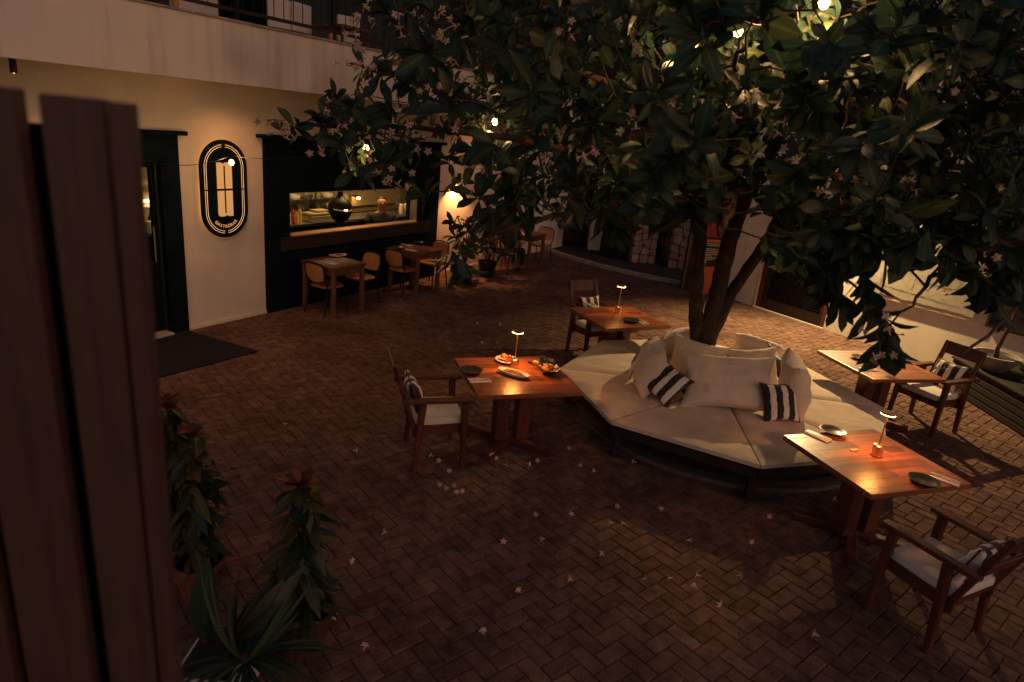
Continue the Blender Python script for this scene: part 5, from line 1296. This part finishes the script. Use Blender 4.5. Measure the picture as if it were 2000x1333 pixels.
t = thing('low_shrub', 'low dark shrub growing in the planter box beside the armchair', 'plant', (6.9, 7.3, .49)); LV_ = Leaves(); rs_ = random.Random(8); st = MB()
for k in range(30):
    x, y, z = rs_.uniform(-.3, .3), rs_.uniform(-.9, .9), rs_.uniform(.05, .4); st.tube([(x*.6, y*.9, 0), (x, y, z)], .006, 5); rosette(LV_, Vector((x, y, z)), (rs_.gauss(0, .5), rs_.gauss(0, .5), 1), rs_, 6, .16, .07, .2)
LV_.build('foliage', M['leafdark'], t); st.build('stems', M['twig'], t)

# ------------------------------------------------------------------ foreground screen and plants
sc = thing('timber_screen', 'tall vertical timber board screen close to the camera at the left edge', 'screen', (-.66, .93, 0), 0)
boards = [(-.52+.66, .665, .9), ]
def vboard(x0, x1, y0, y1, z1, z0=0): MB().box(((x0+x1)/2+.66, (y0+y1)/2-.93, (z0+z1)/2), (x1-x0, y1-y0, z1-z0), bev=.003).build('board', M['screenwood'], sc)
vboard(-.560, -.532, .90, .925, 3.078); vboard(-.651, -.568, .90, .925, 3.080); vboard(-.80, -.684, .90, .925, 3.083); vboard(-.97, -.825, .90, .925, 3.085)
MB().box((.06, .012, 1.53), (.08, .012, 3.06)).build('backing_strip', M['black'], sc)
MB().box((-.14, .045, 1.518), (.40, .02, 3.036)).build('backing_board', M['black'], sc)
MB().box((-.14, .075, 2.5), (.40, .03, .07)).build('rail', M['screenwood'], sc)

def croton(label, p, h, rad, seed, tops=4):
    t = thing('croton_plant', label, 'plant', p, 0, 'curly leaved crotons at the foot of the screen'); rs_ = random.Random(seed)
    MB().tube([(0, 0, 0), (.01, 0, h*.5), (0, .01, h)], [.014, .011, .006], 7).build('stem', M['twig'], t)
    LV_ = Leaves(); n = int(h/.0105)
    for k in range(n):
        z = h*(.0+.98*k/n); a = k*2.399; ra = rad*(1.0-.35*(k/n)**3)
        LV_.leaf((.012*math.cos(a), .012*math.sin(a), z), (math.cos(a)+rs_.gauss(0, .4), math.sin(a)+rs_.gauss(0, .4), rs_.uniform(-.3, 1.3)), (rs_.gauss(0, .4), rs_.gauss(0, .4), 1), ra*rs_.uniform(.8, 1.45), .080*rs_.uniform(.7, 1.3), rs_.uniform(.8, 2.0), rs_.uniform(.0, 1.0), 7)
    LV_.build('foliage', M['croton'], t)
    LT = Leaves()
    for k in range(14):
        a = k*2.399; LT.leaf((0, 0, h*.97), (math.cos(a)*.6, math.sin(a)*.6, 1.1-.04*k), (0, 0, 1), rad*rs_.uniform(.7, 1.05), .055, rs_.uniform(.1, .7), .4, 6)
    LT.build('top_leaves', M['crotontop'], t)
def basep(x, y, z):   # foot of a vertical plant whose top is seen at x, y
    q = at(x, y, z); return Vector((q.x, q.y, 0))
croton('curly leaved croton with reddish top, right of the screen edge', basep(372, 850, 1.15)+Vector((0, 0, .25)), .90, .115, 1)
croton('curly leaved croton standing apart, farther right from the screen', basep(585, 945, 1.10)+Vector((0, 0, .25)), .85, .13, 2)
croton('curly leaved croton half hidden behind the screen edge', basep(322, 790, 1.25)+Vector((0, 0, .25)), 1.0, .12, 3)
def pot(name, label, p, r, h, material, sq=False):
    t = thing(name, label, 'pot', p, 0)
    if sq: 
        MB().box((0, 0, h/2), (r*2, r*2.6, h), bev=.01).build('box', material, t)
        MB().box((0, 0, h+.003), (r*1.75, r*2.35, .006)).build('soil', M['soil'], t)
    else:
        MB().lathe([(r*.7, 0), (r*.95, h*.85), (r, h*.86), (r*1.02, h), (r*.92, h), (r*.9, h*.9)], seg=32).build('vessel', material, t, True)
        MB().lathe([(0, h*.9), (r*.9, h*.9)], seg=24).build('soil', M['soil'], t)
q1 = basep(372, 850, 1.15); q2 = basep(585, 945, 1.10); q3 = basep(322, 790, 1.25)
pot('plant_pot', 'terracotta pot holding the croton by the screen', q1, .16, .27, M['terra']); pot('plant_pot', 'round dark pot holding the croton that stands apart', q2, .2, .27, mat('dark_red_pot', (.06, .02, .018), .7)); pot('plant_pot', 'pot behind the screen edge holding the half hidden croton', q3, .16, .27, M['concrete'])
q = at(440, 1262, .3); pot('planter', 'pale rectangular planter in the lower left corner', Vector((q.x-.02, q.y-.05, 0)), .15, .30, M['plaster'], True)
# broad arching leaves and a spider plant
def broad(label, p, leaves, name='broad_leaf_plant', material='leafdark', W=.16):
    t = thing(name, label, 'plant', p, 0); LV_ = Leaves()
    for (dx, dy, dz, L, cu, wd_) in leaves: LV_.leaf((0, 0, .02), (dx, dy, dz), (0, 0, 1) if abs(dz) < .9 else (0, -1, 0), L, wd_, cu, .25, 8, .3)
    LV_.build('leaves', M[material], t); MB().tube([(0, 0, -.02), (0, 0, .06)], .02, 8).build('stem', M['twig'], t)
q = at(445, 1290, .33); broad('plant with broad ribbed green leaves rising from the pale planter', q, [(.9*math.cos(a), .9*math.sin(a), b, L_, c_, w_) for a, b, L_, c_, w_ in ((.5, .9, .50, .45, .10), (.9, 1.1, .46, .5, .09), (.2, .7, .44, .8, .09), (1.3, .9, .34, .7, .085), (-.2, .8, .36, .9, .08), (.7, .5, .48, .7, .08), (1.8, .8, .30, .8, .08), (.35, 1.3, .42, .4, .09), (-.6, .9, .30, .9, .07))], material='croton')
q = at(395, 1180, .55); broad('single broad upright leaf over the terracotta pot', Vector((q.x, q.y, .27)), [(.02, .1, 1, .50, .05, .16), (-.15, .0, 1, .3, .2, .10)])
rs_ = random.Random(4); q = at(480, 1300, .42)
broad('spider plant with thin arching blades at the bottom left', q, [(math.cos(a), math.sin(a), rs_.uniform(.3, 1.0), rs_.uniform(.28, .42), rs_.uniform(.7, 1.3), .026) for a in [rs_.uniform(0, 6.28) for _ in range(46)]], 'spider_plant', 'leaf')
rs_ = random.Random(6); q = at(600, 1190, .3)
broad('thin bladed plant arching right below the standing croton', q, [(math.cos(a), math.sin(a), rs_.uniform(.3, 1.0), rs_.uniform(.25, .36), rs_.uniform(.5, 1.0), .024) for a in [rs_.uniform(0, 6.28) for _ in range(22)]], 'grass_plant', 'leafdark')
